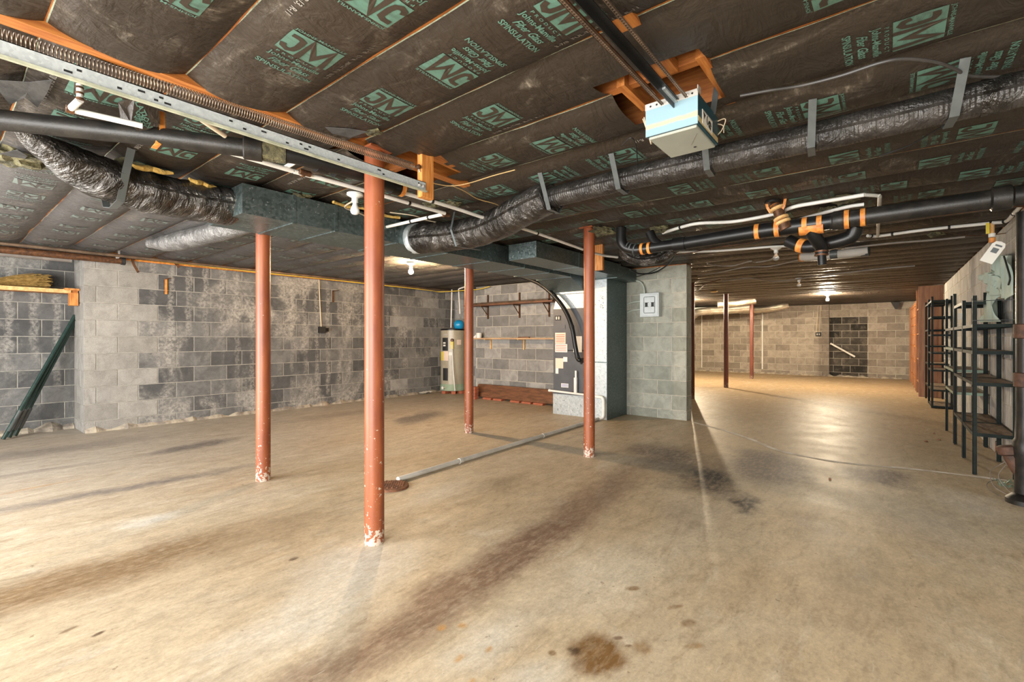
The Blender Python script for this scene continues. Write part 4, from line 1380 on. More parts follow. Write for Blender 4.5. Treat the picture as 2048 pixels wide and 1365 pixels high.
# condensate pvc
t = thing('condensate_drain', 'white pvc condensate pipe across the air handler base', 'pipe', (5.84, 3.6, 0.34))
MB().tube([(5.84, 3.95, 0.345), (5.84, 3.36, 0.325)], 0.016, 12).build('cross_pipe', M['pvc'], t)
MB().tube([(5.845, 3.505, 0.335), (5.845, 3.505, 0.56)], 0.027, 14).build('trap_body', M['pvc'], t)
MB().tube([(5.845, 3.50, 0.55), (5.845, 3.50, 0.66)], 0.016, 12).build('vent_pipe', M['pvc'], t)
MB().tube([(5.84, 3.965, 0.345), (5.84, 3.935, 0.345)], 0.021, 12).build('end_cap', M['pvc'], t)
t = thing('drain_riser', 'white pvc pipe loop coming down in front of the return plenum', 'pipe', (5.8, 3.1, 0.0))
MB().tube(smooth_path([(5.82, 3.30, 0.315), (5.81, 3.10, 0.315), (5.80, 3.05, 0.30), (5.80, 3.037, 0.25), (5.80, 3.037, 0.09), (5.79, 3.05, 0.04), (5.76, 3.09, 0.026)], 6), 0.022, 12).build('pipe', M['pvc'], t)
# floor pipe
t = thing('floor_drain_pipe', 'long white pvc pipe lying across the floor to the drain cover', 'pipe', (4.0, 3.04, 0.0))
a, b = Vector((2.30, 2.975, 0.024)), Vector((5.76, 3.09, 0.024))
for f0, f1 in ((0, 0.205), (0.205, 0.60), (0.60, 1.0)):
    MB().tube([a.lerp(b, f0), a.lerp(b, f1)], 0.021, 14).build('pipe_length', M['pvcgrey'], t)
for f in (0.205, 0.60):
    MB().tube([a.lerp(b, f - 0.006), a.lerp(b, f + 0.006)], 0.0255, 14).build('coupling', M['pvcgrey'], t)

# ------------------------------------------------------------------ water heater
hx, hy, hr = 6.90, 7.085, 0.265
t = thing('water_heater', 'beige electric water heater standing in the corner on bricks', 'water heater', (hx, hy, 0.0))
m = MB()
m.lathe([(hr, 0.19), (hr, 1.29)], (hx, hy, 0), n=44)
m.build('tank_jacket', M['heater'], t)
MB().lathe([(hr + .004, 1.29), (hr + .004, 1.312), (hr - 0.02, 1.325), (0.0, 1.33)], (hx, hy, 0), n=44).build('top_cap', M['blackplastic'], t)
MB().lathe([(hr + 0.006, 0.055), (hr + 0.012, 0.075), (hr + .004, 0.15), (hr - 0.01, 0.2)], (hx, hy, 0), n=44).build('base_skirt', M['greenfoam'], t)


def curved(name, th0, th1, z0, z1, mt, par, lift=0.004, n=6):
    m = MB()
    r0, r1 = hr - 0.002, hr + lift
    for i in range(n):
        A, B = th0 + (th1 - th0) * i / n, th0 + (th1 - th0) * (i + 1) / n
        P = []
        for z in (z0, z1):
            for th, r in ((A, r0), (B, r0), (B, r1), (A, r1)):
                P.append((hx + r * math.cos(th), hy + r * math.sin(th), z))
        m.hexa(P)
    return m.build(name, M[mt], par, smooth=False)


vd = math.atan2(-hy, -hx)


def th(px):
    return vd + math.asin(max(-0.98, min(0.98, (px - 906) / 25.6)))


def hz(v):
    return CAMZ + (HZ - v) * 9.55 / FPX


e = curved('element_cover', th(885), th(895), hz(702), hz(676), 'ink', t, 0.008)
for q, w_ in ((686, 0.4), (691, 0.3)):
    curved('printed_mark', th(886.5), th(891), hz(q + 2), hz(q - 1), 'paper', e, 0.010)
curved('element_cover', th(886), th(895), hz(762), hz(737), 'ink', t, 0.008)
curved('energy_label', th(882), th(886), hz(722), hz(704), 'paper_yel', t)
curved('data_label', th(886.5), th(896), hz(722), hz(703), 'paper_pink', t)
curved('data_label', th(897), th(903), hz(711), hz(705), 'paper', t)
curved('warning_label', th(912.5), th(921), hz(690), hz(680), 'paper_pink', t)
curved('badge', th(887), th(894), hz(671.5), hz(668), 'zinc', t, 0.006)
a_ = th(903.5)
vx, vy = hx + hr * math.cos(a_), hy + hr * math.sin(a_)
ow = Vector((math.cos(a_), math.sin(a_), 0))
MB().lathe([(0.035, 0), (0.035, 0.02), (0.02, 0.03), (0.02, 0.06)], (vx, vy, hz(681)), ow, 14).build('relief_valve', M['copper'], t)
MB().obox(Vector((vx, vy, hz(691))) + ow * 0.05, (0.012, 0.05, 0.15), Matrix.Rotation(a_, 3, 'Z')).build('valve_tag', M['paper_yel'], t, smooth=False)
q0 = Vector((vx, vy, hz(690))) + ow * 0.045
MB().tube([q0, q0 + ow * 0.02 + Vector((0.02, -0.02, -0.5)), q0 + ow * 0.03 + Vector((0.045, -0.045, -0.93))], 0.012, 10).build('discharge_pipe', M['pvc'], t)
a2 = th(889)
MB().lathe([(0.02, 0), (0.02, 0.05), (0.03, 0.055), (0.03, 0.07)], (hx + hr * math.cos(a2), hy + hr * math.sin(a2), 0.12), (math.cos(a2), math.sin(a2), 0), 10).build('drain_valve', M['paper'], t)
for i, px in enumerate((890, 906, 921)):
    aa = th(px)
    c = Vector((hx + (hr - 0.03) * math.cos(aa), hy + (hr - 0.03) * math.sin(aa), 0.0))
    o = MB().obox(c + Vector((0, 0, 0.028)), (0.19, 0.09, 0.056), Matrix.Rotation(aa, 3, 'Z')).build('brick', M['brick'], smooth=False, bevel=0.004, origin=c)
    tag(o, ('red clay brick under the water heater beside its drain valve', 'red clay brick under the middle front of the water heater', 'red clay brick under the water heater nearest the red post')[i], 'brick', 'bricks under the water heater')
t = thing('expansion_tank', 'bright blue expansion tank hanging above the water heater', 'tank', (6.95, 6.95, 1.35))
ex = cx(918, 650, 6.86)
MB().lathe([(0.0, -0.105), (0.05, -0.098), (0.085, -0.07), (0.098, -0.03), (0.098, 0.03), (0.085, 0.07), (0.05, 0.098), (0.0, 0.105)], ex, (0.62, -0.78, 0.0), 26).build('tank_shell', M['blue'], t)
MB().lathe([(0.02, -0.14), (0.02, -0.1)], ex, (0.62, -0.78, 0.0), 12).build('tank_fitting', M['copper'], t)
for (u0, v0, u1, v1, lb) in ((904, 574, 902, 656, 'white water pipe dropping into the water heater, left of the blue tank'), (917, 574, 920, 628, 'white water pipe coming down to the blue expansion tank')):
    p, q = cx(u0, v0, 6.82), cx(u1, v1, 6.84)
    o = MB().tube([p, q], 0.014, 10).build('water_pipe', M['pvc'], origin=q)
    tag(o, lb, 'pipe', 'white water pipes over the heater')
t = thing('crumpled_rag', 'small crumpled white rag on the floor at the foot of the left wall', 'rag', (6.3, 7.25, 0))
m = MB()
for i in range(7):
    for j in range(4):
        P = []
        for di, dj in ((0, 0), (1, 0), (1, 1), (0, 1)):
            a, b = i + di, j + dj
            P.append((6.18 + a * 0.04, 7.22 + b * 0.03, 0.03 + 0.05 * abs(noise.noise((a * 0.9, b * 1.1, 2)))))
        m.face(P)
m.build('cloth', M['paper'], t)

# ------------------------------------------------------------------ shelves on the partition wall, board, bricks
t = thing('wall_shelf', 'upper brown wooden shelf on rusty brackets over the pale block wall', 'shelf', (6.67, 5.4, 1.745))
MB().box(6.55, 6.79, 4.38, 6.44, 1.742, 1.768).build('board', M['wood_brown'], t, smooth=False)
for yb in (6.02, 5.25, 4.6):
    m = MB()
    m.box(6.77, 6.795, yb - 0.012, yb + 0.012, 1.50, 1.96)
    m.box(6.57, 6.795, yb - 0.012, yb + 0.012, 1.722, 1.742)
    m.bar((6.60, yb, 1.73), (6.78, yb, 1.56), 0.012, 0.012)
    m.build('bracket', M['copper'], t, smooth=False)
for i, (ya, yb, z, x, lb) in enumerate(((4.5, 6.25, 1.786, 6.62, 'dark steel rod at the front of the upper wall shelf'), (4.45, 6.1, 1.79, 6.70, 'dark steel rod at the back of the upper wall shelf'))):
    o = MB().tube([(x, ya, z), (x, yb, z)], 0.018, 10).build('steel_rod', M['spring'], origin=(x, (ya + yb) / 2, z))
    tag(o, lb, 'rod', 'rods on the upper wall shelf')
t = thing('wall_shelf', 'lower pale wooden shelf on the block wall beside the air handler', 'shelf', (6.68, 5.4, 1.115))
MB().box(6.58, 6.79, 4.36, 6.42, 1.108, 1.132).build('board', M['wood_pale'], t, smooth=False)
for yb in (5.95, 5.15):
    m = MB().box(6.775, 6.797, yb - 0.012, yb + 0.012, 0.92, 1.108)
    m.box(6.6, 6.797, yb - 0.01, yb + 0.01, 1.095, 1.108)
    m.build('bracket', M['tanring'], t, smooth=False)
t = thing('plastic_scoop', 'white plastic scoop standing on the lower wall shelf', 'scoop', (6.66, 6.16, 1.132))
m = MB().lathe([(0.05, 0.0), (0.056, 0.09), (0.05, 0.1)], (6.66, 6.14, 1.132), n=18)
m.build('cup', M['pvc'], t)
MB().prism([(6.64, 6.20, 1.134), (6.64, 6.30, 1.134), (6.64, 6.20, 1.20)], (0.05, 0, 0)).build('lip', M['pvc'], t, smooth=False)
o = MB().box(6.62, 6.66, 4.92, 5.16, 1.132, 1.15).build('wood_scrap', M['wood_brown'], smooth=False, origin=(6.64, 5.04, 1.132))
tag(o, 'small dark stick lying on the lower wall shelf', 'stick')
t = thing('floor_board', 'long brown board standing on edge against the pale block wall', 'board', (6.6, 5.2, 0))
MB().hexa([(6.50, 4.30, 0.035), (6.54, 4.30, 0.035), (6.54, 6.15, 0.035), (6.50, 6.15, 0.035), (6.66, 4.30, 0.25), (6.70, 4.30, 0.25), (6.70, 6.15, 0.25), (6.66, 6.15, 0.25)]).build('plank', M['wood_brown'], t, smooth=False)
for i, y in enumerate((4.6, 4.85, 5.1, 5.5, 5.75)):
    o = MB().box(6.44, 6.56, y - 0.1, y + 0.1, 0.0, 0.034).build('flat_brick', M['brick'], smooth=False, bevel=0.004, origin=(6.5, y, 0))
    tag(o, 'thin red brick lying flat under the brown board, %s from the air handler' % ('first', 'second', 'third', 'fourth', 'fifth')[i], 'brick', 'flat bricks under the brown board')
for i in range(4):
    dx = (0.0, 0.015, -0.01, 0.01)[i]
    c = (6.36 + dx, 6.02 + dx, i * 0.058)
    o = MB().box(c[0] - 0.05, c[0] + 0.05, c[1] - 0.1, c[1] + 0.1, c[2], c[2] + 0.056).build('brick', M['brick'], smooth=False, bevel=0.004, origin=c)
    tag(o, ('red brick at the bottom of the small pile behind a red post', 'red brick second from the bottom of the small pile', 'red brick second from the top of the small pile', 'red brick on top of the small pile behind a red post')[i], 'brick', 'pile of bricks by the brown board')

# ------------------------------------------------------------------ electrical panel
t = thing('electrical_panel', 'light grey electrical breaker panel on the green tinted pier', 'electrical panel', (6.43, 2.625, 1.43))
MB().box(6.372, 6.478, 2.486, 2.764, 1.428, 1.763).build('box', M['panelgrey'], t, smooth=False, bevel=0.004)
MB().box(6.366, 6.373, 2.50, 2.75, 1.445, 1.745).build('cover', M['panelgrey'], t, smooth=False, bevel=0.003)
dm = MB()
loop = [(2.54, 1.49), (2.55, 1.48), (2.69, 1.48), (2.70, 1.49), (2.70, 1.70), (2.69, 1.71), (2.55, 1.71), (2.54, 1.70), (2.54, 1.49), (2.55, 1.48)]
dm.tube([(6.365, y, z) for y, z in loop], 0.0035, 6)
dm.build('door_groove', M['steelgrey'], t)
dd = MB().box(6.362, 6.367, 2.55, 2.69, 1.49, 1.70).build('door', M['panelgrey'], t, smooth=False, bevel=0.002)
m = MB()
for (a, b) in ((2.655, 2.69), (2.565, 2.60)):
    m.box(6.3605, 6.362, a - 0.012, b - 0.02 + 0.012, 1.572, 1.626)
    m.box(6.3605, 6.362, a - 0.03, b, 1.568, 1.572)
    m.box(6.3605, 6.362, a - 0.03, b, 1.626, 1.63)
m.build('printed_mark', M['ink'], dd, smooth=False)
for pts, lb in (([(6.47, 3.0, 1.962), (6.455, 2.86, 1.962), (6.45, 2.78, 1.93), (6.445, 2.735, 1.86), (6.44, 2.72, 1.76)], 'grey cable bending down into the top of the electrical panel'), ([(6.47, 3.0, 1.625), (6.46, 2.92, 1.65), (6.45, 2.76, 1.66)], 'upper short grey cable entering the side of the electrical panel'), ([(6.47, 3.0, 1.50), (6.46, 2.92, 1.53), (6.45, 2.76, 1.545)], 'lower short grey cable entering the side of the electrical panel')):
    o = MB().tube(smooth_path(pts, 6), 0.012, 10).build('panel_cable', M['conduit'], origin=pts[-1])
    tag(o, lb, 'cable', 'cables feeding the electrical panel')

# ------------------------------------------------------------------ left wall: outlet, brackets, hooks, cables, pipes
t = thing('wall_outlet', 'small black outlet box on the left block wall', 'outlet', (4.155, 7.38, 1.23))
MB().box(4.09, 4.20, 7.36, 7.405, 1.215, 1.32).build('box', M['ink'], t, smooth=False)
MB().box(4.17, 4.26, 7.365, 7.405, 1.24, 1.30).build('cover', M['blackplastic'], t, smooth=False)
o = MB().tube(smooth_path([(4.10, 7.395, 2.13), (4.115, 7.398, 1.8), (4.13, 7.398, 1.5), (4.145, 7.395, 1.27)], 6), 0.009, 8).build('outlet_cable', M['cablewhite'], origin=(4.12, 7.39, 1.3))
tag(o, 'cream cable hanging down the left wall to the black outlet', 'cable')
for x, z, lb in ((1.98, 1.905, 'rusty shelf bracket on the left wall nearer the corner'), (4.36, 1.94, 'rusty shelf bracket on the left wall above the black outlet')):
    t = thing('shelf_bracket', lb, 'bracket', (x, 7.4, z), 'lone shelf brackets on the left wall')
    MB().box(x - 0.012, x + 0.012, 7.39, 7.405, z - 0.2, z).build('wall_leg', M['rust'] if x < 3 else M['copper'], t, smooth=False)
    MB().box(x - 0.012, x + 0.012, 7.22, 7.40, z - 0.006, z).build('arm', M['copper'], t, smooth=False)
for u, v0, v1, lb in ((263, 512, 545, 'dark metal strap hanging from the ceiling over the left corner'), (345, 515, 535, 'short dark strap hanging beside the left strap')):
    p, q = cy(u, v0, 7.3), cy(u + 8, v1, 7.32)
    strap('hanging_strap', [p, p.lerp(q, 0.5) + Vector((0.0, 0, 0.0)), q + Vector((0.03, 0, 0))], 0.028, lb, up=(1, 0, 0), mt='copper')


def cable(name, pts, r, mt, lb, group=None, sub=7, cat='cable'):
    P = smooth_path(pts, sub)
    o = MB().tube(P, r, 8).build(name, M[mt], origin=pts[len(pts) // 2])
    return tag(o, lb, cat, group)


cable('yellow_cable', [Vector((x_, 7.15, z_)) for x_, z_ in ((1.7, 2.10), (2.5, 2.095), (3.2, 2.09), (4.0, 2.095), (4.8, 2.088), (5.6, 2.09), (6.3, 2.085), (6.6, 2.08))] + [Vector((6.74, 6.6, 2.085)), Vector((6.72, 6.2, 2.08)), Vector((6.7, 5.9, 2.11))], 0.009, 'cableyel', 'yellow cable strung along the top of the left wall')
PIPEL = [((-1.5, 7.27, 2.045), (1.50, 7.27, 2.065), 0.040, 'copper', 'thick rusty pipe under the ceiling at the left corner'), ((-1.0, 7.40 - .28, 2.10), (7.0, 7.12, 2.115), 0.018, 'spring', 'thin dark pipe running high along the left wall'), ((1.5, 7.34, 2.10), (6.0, 7.34, 2.12), 0.014, 'rust', 'thin orange pipe along the sill of the left wall'), ((-1.5, 7.85, 2.07), (1.1, 7.62, 2.06), 0.03, 'cablegrey', 'grey pipe in the recess above the straw broom')]
for a, b, r, mt, lb in PIPEL:
    o = MB().tube([a, b], r, 14).build('ceiling_pipe', M[mt], origin=a)
    if r == 0.040:
        MB().tube([(1.49, 7.27, 2.065), (1.53, 7.27, 2.065)], 0.048, 14).build('end_cap', M['ink'], o)
    tag(o, lb, 'pipe', 'pipes along the top of the left wall')
for u, v in ((238, 500),):
    p = cy(u, v, 7.2)
    strap('pipe_hanger', [p + Vector((0, 0, 0.03)), p + Vector((0, 0, -0.09)), p + Vector((-0.03, 0, -0.10))], 0.02, 'pale hanger clip at the end of the thick rusty pipe', mt='zinc', up=(1, 0, 0))
for pts, lb in (([(u, v) for u, v in ((985, 548), (950, 558), (910, 552), (908, 560), (890, 576))], 'white pipe bending along the ceiling toward the water heater'), ([(1010, 552), (960, 562), (935, 572), (918, 578)], 'white pipe along the ceiling feeding the blue tank')):
    cable('heater_feed_pipe', [cx(u, v, 6.7) for u, v in pts], 0.014, 'pvc', lb, 'white pipes feeding the heater', cat='pipe')
o = MB().tube([(7.22, 6.42, 0.0), (7.22, 6.42, 2.13)], 0.03, 12).build('riser_pipe', M['copper'], origin=(7.22, 6.42, 0))
tag(o, 'brown riser pipe in the corner beside the pale block wall', 'pipe')

# recess: shelf, broom, poles
t = thing('wall_shelf', 'orange wooden shelf in the left recess holding a straw broom', 'shelf', (0.3, 7.82, 1.66))
MB().box(-0.8, 1.165, 7.68, 7.98, 1.672, 1.70).build('board', M['wood_orange'], t, smooth=False)
MB().box(-0.8, 1.10, 7.665, 7.685, 1.665, 1.71).build('front_strip', M['tanring'], t, smooth=False)
m = MB().box(1.09, 1.165, 7.66, 7.78, 1.52, 1.672)
m.box(1.04, 1.17, 7.62, 7.80, 1.70, 1.722)
m.build('end_support', M['wood_orange_z'], t, smooth=False)
t = thing('straw_broom', 'old straw broom lying on the orange shelf in the recess', 'broom', (0.6, 7.82, 1.70))
m = MB()
for i in range(230):
    a, rr = random.uniform(0, 2 * PI), math.sqrt(random.random())
    e = Vector((0.93 + random.uniform(-.14, .03), 7.80 + 0.13 * rr * math.cos(a), 1.80 + 0.088 * rr * math.sin(a)))
    s = Vector((0.42, 7.84 + 0.03 * rr * math.cos(a), 1.735 + 0.03 * rr * math.sin(a)))
    md = s.lerp(e, 0.6) + Vector((0, 0, 0.012))
    m.tube([s, md, e], 0.0035, 4)
tag(m.build('bristles', M['straw'], t, smooth=False), kind='stuff')
MB().tube([(0.44, 7.84, 1.735), (0.36, 7.845, 1.73)], [0.04, 0.028], 12).build('binding', M['straw'], t)
MB().tube([(0.38, 7.845, 1.73), (-0.7, 7.88, 1.716)], 0.013, 10).build('handle', M['wood_pale'], t)
for i, (u, v, tu, lb) in enumerate(((6, 862, 150, 'dark green metal pole leaning in the left recess, frontmost'), (18, 861, 152, 'dark green metal pole leaning in the left recess, middle one'), (30, 859, 154, 'dark green metal pole leaning in the left recess, nearest the wall'))):
    y0 = 7.60 + i * 0.08
    a = cy(u, v, y0)
    a.z = 0.0
    b = cy(tu, 631 + i * 3, 7.95 + i * 0.012)
    d = (b - a).normalized()
    t = thing('leaning_pole', lb, 'pole', a, 'green poles leaning in the recess')
    MB().tube([a + Vector((0, 0, 0.012)), b], 0.019, 10).build('shaft', M['greenpaint'], t)
    MB().tube([a + d * 0.10, a + d * 0.34], 0.023, 10).build('pale_sleeve', M['steelgrey'], t)

# ------------------------------------------------------------------ black drain pipe at upper left
ZB = 2.045
t = thing('drain_pipe', 'black cast iron drain pipe at upper left ending behind the nearest red post', 'pipe', (1.0, 2.45, 2.0))
q = [cz(u, v, ZB) for u, v in ((-60, 232), (0, 240), (300, 272), (498, 297), (535, 303), (590, 312), (735, 352), (797, 377))]
MB().tube([q[0], q[1], q[2], q[3]], 0.042, 20).build('cast_length', M['cast'], t)
d = (q[4] - q[3]).normalized()
MB().lathe([(0.048, -0.045), (0.054, -0.04), (0.054, 0.035), (0.046, 0.04)], q[3] + d * 0.02, d, 20).build('hub', M['cast'], t)
MB().tube([q[3] + d * 0.05, q[3] + d * 0.16], 0.048, 18, rf=wrinkle(60, 0.12)).build('crusted_joint', M['fibregrey'], t)
d2 = (q[7] - q[5]).normalized()
MB().tube([q[3] + d * 0.15, q[5], q[6], q[7]], 0.040, 20).build('plastic_length', M['blackplastic'], t)
for f in (0.22, 0.38, 0.95):
    c = q[5].lerp(q[7], f)
    MB().tube([c - d2 * 0.03, c + d2 * 0.03], 0.047, 20).build('coupling', M['blackplastic'], t)
MB().tube([q[7] - d2 * 0.01, q[7] + d2 * 0.03], 0.045, 18).build('rusty_end', M['rust'], t)
c = cz(312, 274, ZB)
strap('pipe_strap', [c + Vector((0.02, -0.01, 0.12)), c + Vector((0.012, -0.046, 0.02)), c + Vector((0.0, -0.03, -0.04)), c + Vector((0, 0.03, -0.045))], 0.022, 'orange rusty strap around the black drain pipe at upper left', mt='rust', up=(1, 0, 0))

# white water pipes over the trunk duct
ZW = 2.03


def water_pipe(pts, lab, r=0.0125, mt='pvc', ties=()):
    P = smooth_path(pts, 4) if len(pts) > 2 else [Vector(p) for p in pts]
    t = thing('water_pipe', lab, 'pipe', P[0])
    MB().tube(P, r, 10).build('pipe', M[mt], t)
    for f in ties:
        i = f * (len(P) - 1)
        k = min(len(P) - 2, int(i))
        c = P[k].lerp(P[k + 1], i - k)
        d = (P[k + 1] - P[k]).normalized() * 0.008
        MB().tube([c - d, c + d], r * 1.25, 10).build('pipe_clip', M['ink'], t)
    return t


water_pipe([cz(395, 288, ZW), cz(480, 311, ZW), cz(585, 342, ZW)], 'white pipe running behind the black drain pipe, first length', ties=(0.35,))
water_pipe([cz(588, 343, ZW), cz(700, 373, ZW), cz(890, 427, ZW)], 'white pipe running over the trunk duct, front line left of the tee', ties=(0.62, 0.8))
water_pipe([cz(890, 428, ZW), cz(835, 440, ZW + 0.01), cz(770, 455, ZW + 0.02)], 'short white branch pipe turning toward the trunk duct', ties=(0.3, 0.6))
water_pipe([cz(600, 318, 2.05), cz(570, 336, 2.05)], 'stub of white pipe below the black drain pipe joint')
water_pipe([cz(790, 381, ZW), cz(905, 415, ZW), cz(975, 438, ZW), cz(1060, 462, ZW), cz(1190, 507, ZW), cz(1235, 515, ZW)], 'long white pipe passing behind the red post of the air handler', ties=(0.12, 0.4, 0.62, 0.75))
for (u, v, lb) in ((610, 346, 'copper tee joining the white pipes below the black drain pipe'), (892, 429, 'brown tee at the end of the white front pipe')):
    c = cz(u, v, ZW)
    t = thing('pipe_tee', lb, 'pipe joint', c)
    MB().tube([c - Vector((0.03, 0, 0)), c + Vector((0.03, 0, 0))], 0.016, 10).build('body', M['copper'], t)
    MB().tube([c, c + Vector((0, 0.035, 0))], 0.016, 10).build('branch', M['copper'], t)
t = thing('water_pipe', 'white elbowed water pipe hanging from the torn ceiling at upper left', 'pipe', (0.38, 2.4, 2.08))
a, b, c = cz(160, 200, 2.07), cz(140, 219, 2.05), cz(285, 252, 2.05)
MB().tube([cz(159, 168, 2.14), a], 0.011, 10).build('stub', M['pvc'], t)
for f in (0.25, 0.6, 0.95):
    s = cz(159, 168, 2.14).lerp(a, f)
    MB().tube([s - Vector((0, 0, .004)), s + Vector((0, 0, .004))], 0.0135, 10).build('copper_ring', M['copper'], t)
MB().tube([a, b], 0.013, 10).build('short_pipe', M['pvc'], t)
MB().tube([b, c], 0.012, 10).build('long_pipe', M['pvc'], t)
MB().tube([b - Vector((.012, 0, 0)), b + Vector((.012, 0, 0))], 0.016, 10).build('elbow', M['copper'], t)
water_pipe([cz(355, 205, 2.10), cz(380, 224, 2.09), cz(450, 272, 2.07)], 'cream pipe dipping from behind the garage door track', r=0.011, mt='cablewhite')

# glass wool showing through the torn paper
for (u, v, z, s, lb) in ((865, 408, 2.13, 0.05, 'tuft of dirty glass wool above the white pipe tee'), (905, 407, 2.13, 0.045, 'tuft of dirty glass wool beside the flexible duct hanger'), (1205, 462, 2.14, 0.09, 'dirty glass wool hanging around the top of the red post'), (1320, 458, 2.13, 0.07, 'dirty glass wool by the black drain elbow'), (1655, 420, 2.12, 0.05, 'tuft of glass wool hanging by the white pipes'), (1690, 398, 2.14, 0.07, 'torn glass wool above the white pipe bend'), (745, 262, 2.15, 0.035, 'wisp of glass wool in the torn ceiling above the spring'), (600, 395, 2.14, 0.06, 'loose glass wool along the top of the trunk duct'), (1870, 469, 2.08, 0.045, 'brown lump of glass wool on the white pipe by the right wall'), (30, 315, 2.14, 0.09, 'torn grey paper and glass wool at the left edge'), (265, 330, 2.14, 0.06, 'torn paper lump above the foil duct strap')):
    c = cz(u, v, z)
    m = MB()
    bm = bmesh.new()
    bmesh.ops.create_icosphere(bm, subdivisions=3, radius=1.0)
    for vv in bm.verts:
        k = 1 + 0.7 * noise.noise(vv.co * 1.8 + Vector((u, v, 0))) + 0.35 * noise.noise(vv.co * 5 + Vector((u, 1, 0)))
        vv.co = Vector((vv.co.x * s * k * 1.2, vv.co.y * s * k * 1.2, vv.co.z * s * k * 0.45))
    me = bpy.data.meshes.new('insulation_tuft')
    bm.to_mesh(me)
    bm.free()
    me.materials.append(M['fibregrey'])
    o = bpy.data.objects.new('insulation_tuft', me)
    COL.objects.link(o)
    o.location = c
    tag(o, lb, 'insulation')
for y, x0, x1, lb in ((3.22, 1.9, 2.5, 'yellow glass wool strip above the trunk duct left of the bulb'),):
    m = MB().tube([(x0 + (x1 - x0) * i / 10, y + 0.02 * math.sin(i), 2.137 + 0.004 * math.sin(i * 2)) for i in range(11)], 0.012, 8, rf=wrinkle(3, 0.5))
    tag(m.build('insulation_strip', M['fibre'], origin=(x0, y, 2.13)), lb, 'insulation')

# hanging flap of torn printed paper
fp = [cz(270, 195, 2.15), cz(318, 215, 2.15), cz(320, 248, 2.09), cz(300, 258, 2.06), cz(278, 267, 2.04), cz(262, 248, 2.06), cz(240, 235, 2.09), cz(236, 205, 2.13)]
m = MB()
m.prism(fp, (0, 0, 0.002))
fo = m.build('torn_paper', M['batt'], smooth=False, origin=fp[4])
tag(fo, 'torn flap of printed kraft paper hanging over the black drain pipe', 'torn paper')
for pl_, lb_ in ((((-20, 160, 2.122), (60, 165, 2.122), (105, 160, 2.12), (95, 185, 2.118), (75, 215, 2.115), (50, 195, 2.116), (20, 210, 2.115)), 'grey torn paper hanging at the upper left edge above the black pipe'), (((-20, 312, 2.12), (35, 300, 2.12), (55, 312, 2.118), (40, 330, 2.115), (20, 322, 2.116)), 'grey torn paper hanging at the left edge below the black pipe'), (((650, 255, 2.135), (700, 258, 2.13), (735, 264, 2.125), (700, 276, 2.115), (665, 268, 2.12)), 'torn paper lip curling down above the extension spring')):
    q_ = [cz(*c_) for c_ in pl_]
    m = MB()
    mid_ = sum(q_, Vector()) / len(q_) + Vector((0, 0, 0.001))
    for a_, b_ in zip(q_, q_[1:] + q_[:1]):
        m.prism([a_, b_, mid_], (0, 0, 0.002))
    tag(m.build('torn_paper', M['darkpaper'], smooth=False, origin=q_[0]), lb_, 'torn paper')
fx_, fy_ = (fp[2] - fp[5]), (fp[4] - fp[7])
m = MB()
for st_, body, sz, fy0 in ((0, 'LATION', 0.032, 0.25), (0, 'Glass', 0.034, 0.5), (0, 'ville', 0.026, 0.75)):
    me = text_mesh(body, sz, 0.0 if body != 'Glass' else 0.45, 1)
    i = len(m.v)
    ux = (fp[3] - fp[0]).normalized()
    n_ = (fp[1] - fp[0]).cross(fp[4] - fp[0]).normalized()
    if n_.z > 0:
        n_ = -n_
    uy = n_.cross(ux)
    ctr = fp[0].lerp(fp[3], 0.5).lerp(fp[5], fy0 - 0.1)
    for v in me.vertices:
        m.v.append(ctr + ux * v.co.x + uy * v.co.y + n_ * 0.004)
    for pl in me.polygons:
        m.f.append(tuple(i + k for k in pl.vertices))
        m.m.append(0)
    bpy.data.meshes.remove(me)
m.build('printed_lettering', M['print'], fo, smooth=False, fixn=False)

# ------------------------------------------------------------------ main black drain along the right
XD, ZD = 4.03, 1.95
t = thing('drain_pipe', 'long black drain pipe with orange bands crossing to the right wall', 'pipe', (XD, 0.5, ZD))
MB().tube([(XD, 1.36, ZD - 0.02), (XD, 0.78, ZD)], 0.052, 24).build('plastic_length', M['blackplastic'], t)
MB().tube([(XD, 0.80, ZD), (XD, 0.30, ZD + 0.005)], 0.056, 24).build('fitting_body', M['blackplastic'], t)
MB().tube([(XD, 0.32, ZD + 0.005), (XD, -0.82, ZD + 0.015)], 0.058, 24).build('cast_length', M['cast'], t)
MB().lathe([(0.058, -0.04), (0.066, -0.03), (0.066, 0.04), (0.06, 0.05)], (XD, 0.27, ZD + .005), (0, -1, 0), 24).build('hub', M['cast'], t)
MB().lathe([(0.058, -0.06), (0.072, -0.05), (0.072, 0.03), (0.06, 0.04)], (XD, -0.54, ZD + .012), (0, -1, 0), 24).build('hub', M['cast'], t)
for y in (0.79, 0.655, 0.475, 0.385):
    MB().tube([(XD, y + 0.016, ZD), (XD, y - 0.016, ZD)], 0.0595, 24).build('orange_band', M['rust'], t)
for y in (0.225, 0.135):
    MB().tube([(XD, y + 0.014, ZD + .005), (XD, y - 0.014, ZD + .005)], 0.0665 if y > 0.2 else 0.061, 24).build('orange_band', M['rust'], t)
MB().tube([(XD, 0.51, ZD - 0.02), (XD, 0.36, ZD - 0.02)], 0.052, 20).build('rusty_saddle', M['rust'], t)
MB().tube([(XD, 1.44, ZD - .02), (XD, 1.34, ZD - .02)], 0.058, 24).build('coupling', M['blackplastic'], t)
MB().tube(smooth_path([(XD, 1.72, ZD - 0.025), (XD, 1.60, ZD - 0.022), (XD, 1.40, ZD - 0.02)], 4), 0.046, 22).build('fitting_body', M['blackplastic'], t)
